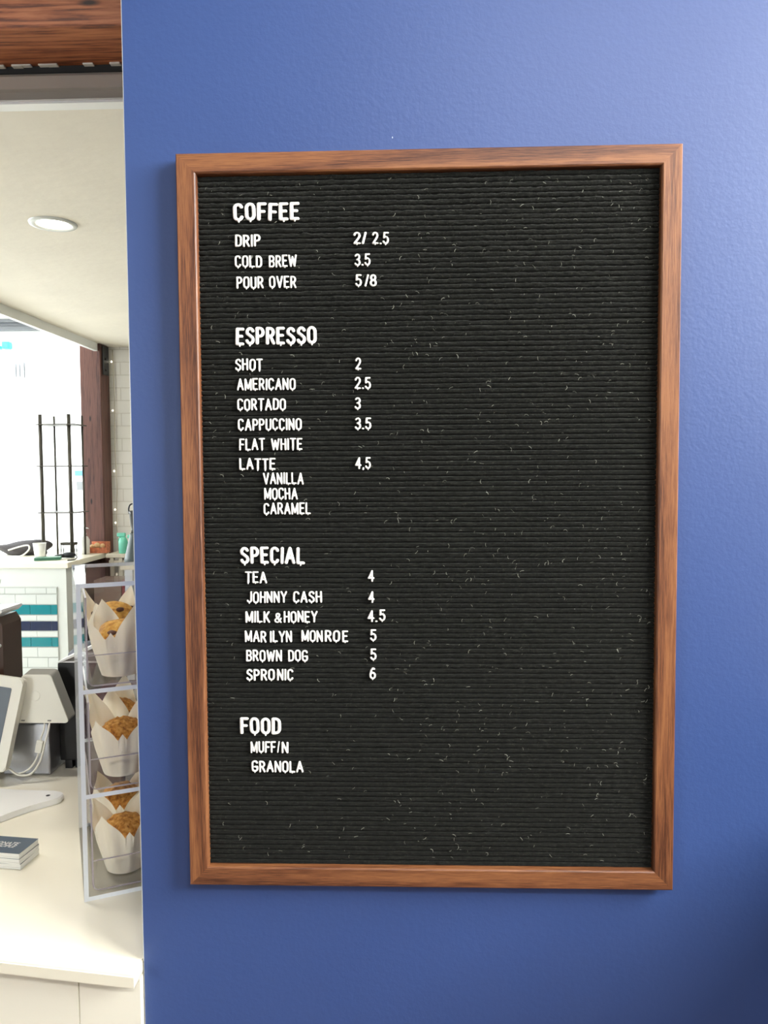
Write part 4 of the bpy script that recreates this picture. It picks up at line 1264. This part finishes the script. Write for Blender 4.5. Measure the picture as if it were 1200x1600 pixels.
# it stands on a low prep table hidden behind the counter
pt = thing('prep_table', 'low prep table carrying the grey kettle behind the counter', 'table', (-1.2, 3.2, 0.0))
bm = bmesh.new(); add_box(bm, -0.305, 0.5, -0.3, 0.3, 1.106, 1.136, bev=0.004)
obj('table_top', bm, M['beige_top'], pt)
for sx in (-0.27, 0.46):
    for sy in (-0.26, 0.26):
        bm = bmesh.new(); add_box(bm, sx - 0.02, sx + 0.02, sy - 0.02, sy + 0.02, 0, 1.106)
        obj('leg', bm, M['stainless'], pt)
kt.location = (-1.462, 3.02, 1.1365)
bm = bmesh.new(); add_lathe(bm, [(0.060, 0.0), (0.064, 0.006), (0.060, 0.02), (0.034, 0.135), (0.030, 0.150)], 32)
obj('kettle_body', bm, M['kettle'], kt)
bm = bmesh.new(); add_lathe(bm, [(0.026, 0.150), (0.022, 0.17), (0.027, 0.19), (0.032, 0.25), (0.036, 0.262), (0.030, 0.268)], 24)
obj('kettle_neck', bm, M['black'], kt)
bm = bmesh.new(); add_tube(bm, smooth_path([(-0.034, 0, 0.25), (-0.036, 0, 0.28), (-0.022, 0, 0.302), (0.02, 0, 0.302), (0.034, 0, 0.28), (0.034, 0, 0.25)]), 0.004, 8)
obj('kettle_handle', bm, M['black_metal'], kt)
bm = bmesh.new(); add_tube(bm, [(0.03, -0.01, 0.165), (0.05, -0.02, 0.175), (0.055, -0.02, 0.19)], 0.016, 10)
obj('kettle_spout', bm, M['blue_thing'], kt)

# navy bin on the kitchen floor
bn = thing('waste_bin', 'navy waste bin with a pale liner on the kitchen floor', 'bin', (-1.80, 3.3, 0.0))
bm = bmesh.new(); add_lathe(bm, [(0.14, 0.0005), (0.17, 0.42), (0.17, 0.52), (0.155, 0.59), (0.11, 0.635), (0.03, 0.645)], 36)
obj('bin_body', bm, M['navy'], bn)
bm = bmesh.new()
add_blob(bm, (-0.075, -0.14, 0.50), 0.055, 0.045, 0.055, 0.15, 9, 3)
obj('bin_liner', bm, M['liner'], bn)

# ------------------------------------------------------------------ downlight in the soffit
def downlight(x, y, label, watts):
    dl = thing('downlight', label, 'ceiling light', (x, y, SOF), 0, 'round downlights in the soffit')
    bm = bmesh.new(); add_lathe(bm, [(0.096, 0.0), (0.094, -0.006), (0.078, -0.009), (0.066, -0.004), (0.066, 0.0)], 40, close_bottom=False, close_top=False)
    obj('trim_ring', bm, M['trim_white'], dl)
    bm = bmesh.new(); add_lathe(bm, [(0.066, -0.003), (0.066, -0.0012)], 40)
    obj('diffuser', bm, M['lamp_on'], dl)
    d = bpy.data.lights.new('downlight_glow', 'SPOT'); d.energy = watts; d.color = (1.0, 0.93, 0.82); d.spot_size = R(130); d.spot_blend = 0.6; d.shadow_soft_size = 0.06
    l = bpy.data.objects.new('downlight_glow', d); COL.objects.link(l); l.parent = dl; l.location = (0, 0, -0.02)
downlight(-1.506, 2.255, 'round lit downlight in the white soffit left of the blue wall', 26)
downlight(-0.60, 1.62, 'downlight added out of sight behind the blue wall to brighten the counter', 20)  # unseen, added to lift the counter
downlight(-1.45, 4.35, 'downlight added out of sight in the soffit to brighten the brick wall', 45)  # unseen, added to lift the far brick and post

# ------------------------------------------------------------------ street outside the kitchen window
struct('ground_street', M['pavement'], [(-14, 6, YK + 0.15, 22, -0.15, -0.05)])
fb = thing('street_building', 'pale building across the street seen through the bright window', 'building', (-7.5, 13.0, 0))
box_obj('building_wall', M['facade'], fb, -5, 5, 0, 0.4, -0.05, 8)
bm = bmesh.new(); add_tube(bm, [(0.52, -0.05, 0), (0.52, -0.05, 2), (0.52, -0.05, 6.2)], 0.045, 10)
obj('drain_pipe', bm, M['outdoor_pale'], fb)
bm = bmesh.new()
for k in range(3):
    add_box(bm, 0.285 + 0.07 * k, 0.32 + 0.07 * k, -0.12, -0.002, 3.36, 3.64)
add_box(bm, 0.27, 0.475, -0.002, 0.0, 3.35, 3.65)
obj('vent_grille', bm, M['outdoor_pale'], fb)
box_obj('small_window', M['outdoor_grey'], fb, 1.36, 1.46, -0.03, 0, 1.30, 1.46)
box_obj('blue_panel', M['sign_blue'], fb, 1.33, 1.47, -0.03, 0, 1.56, 1.66, bev=0.004)
sg = thing('street_sign', 'cyan sign high on the building across the street', 'sign', (-7.4, 12.9, 3.87))
box_obj('sign_face', M['sign_cyan'], sg, -0.01, 0.14, -0.05, 0.09, 0.0, 0.14, bev=0.03)
box_obj('sign_arm', M['sign_cyan'], sg, -0.09, -0.05, -0.05, 0.09, 0.0, 0.07, bev=0.015)

# ------------------------------------------------------------------ unseen cabinet added on the right to shade the lower wall
cb = thing('shade_cabinet', 'dark unseen cabinet added right of the letter board to shade the wall', 'cabinet', (1.1, -0.26, 0))
box_obj('cabinet_body', M['brown_dark'], cb, -0.47, 0.45, -0.25, 0.255, 0.0005, 1.22, bev=0.004)
box_obj('cabinet_top', M['beige_top'], cb, -0.49, 0.47, -0.27, 0.255, 1.2205, 1.25, bev=0.004)

# ------------------------------------------------------------------ unseen lamp fixtures added in the front room for sheen and fill
ll = thing('added_linear_lamp', 'long slim unseen lamp added below the front room ceiling for wall sheen', 'ceiling light', (0.75, -2.6, 3.42))
box_obj('lamp_housing', M['black_metal'], ll, -0.62, 0.62, -0.14, 0.14, 0.0, 0.05, bev=0.004)
for x in (-0.5, 0.5):
    bm = bmesh.new(); add_tube(bm, [(x, 0, 0.05), (x, 0, 0.279)], 0.004, 8)
    obj('lamp_rod', bm, M['black_metal'], ll)

cl = thing('added_counter_lamp', 'slim unseen lamp added above the service counter to light the timber beam', 'ceiling light', (-1.25, 0.42, 3.36))  # added fixture for the beam and counter fill
box_obj('lamp_housing', M['black_metal'], cl, -0.47, 0.47, -0.10, 0.10, 0.0, 0.05, bev=0.004)
for x in (-0.4, 0.4):
    bm = bmesh.new(); add_tube(bm, [(x, 0, 0.05), (x, 0, 0.339)], 0.004, 8)
    obj('lamp_rod', bm, M['black_metal'], cl)
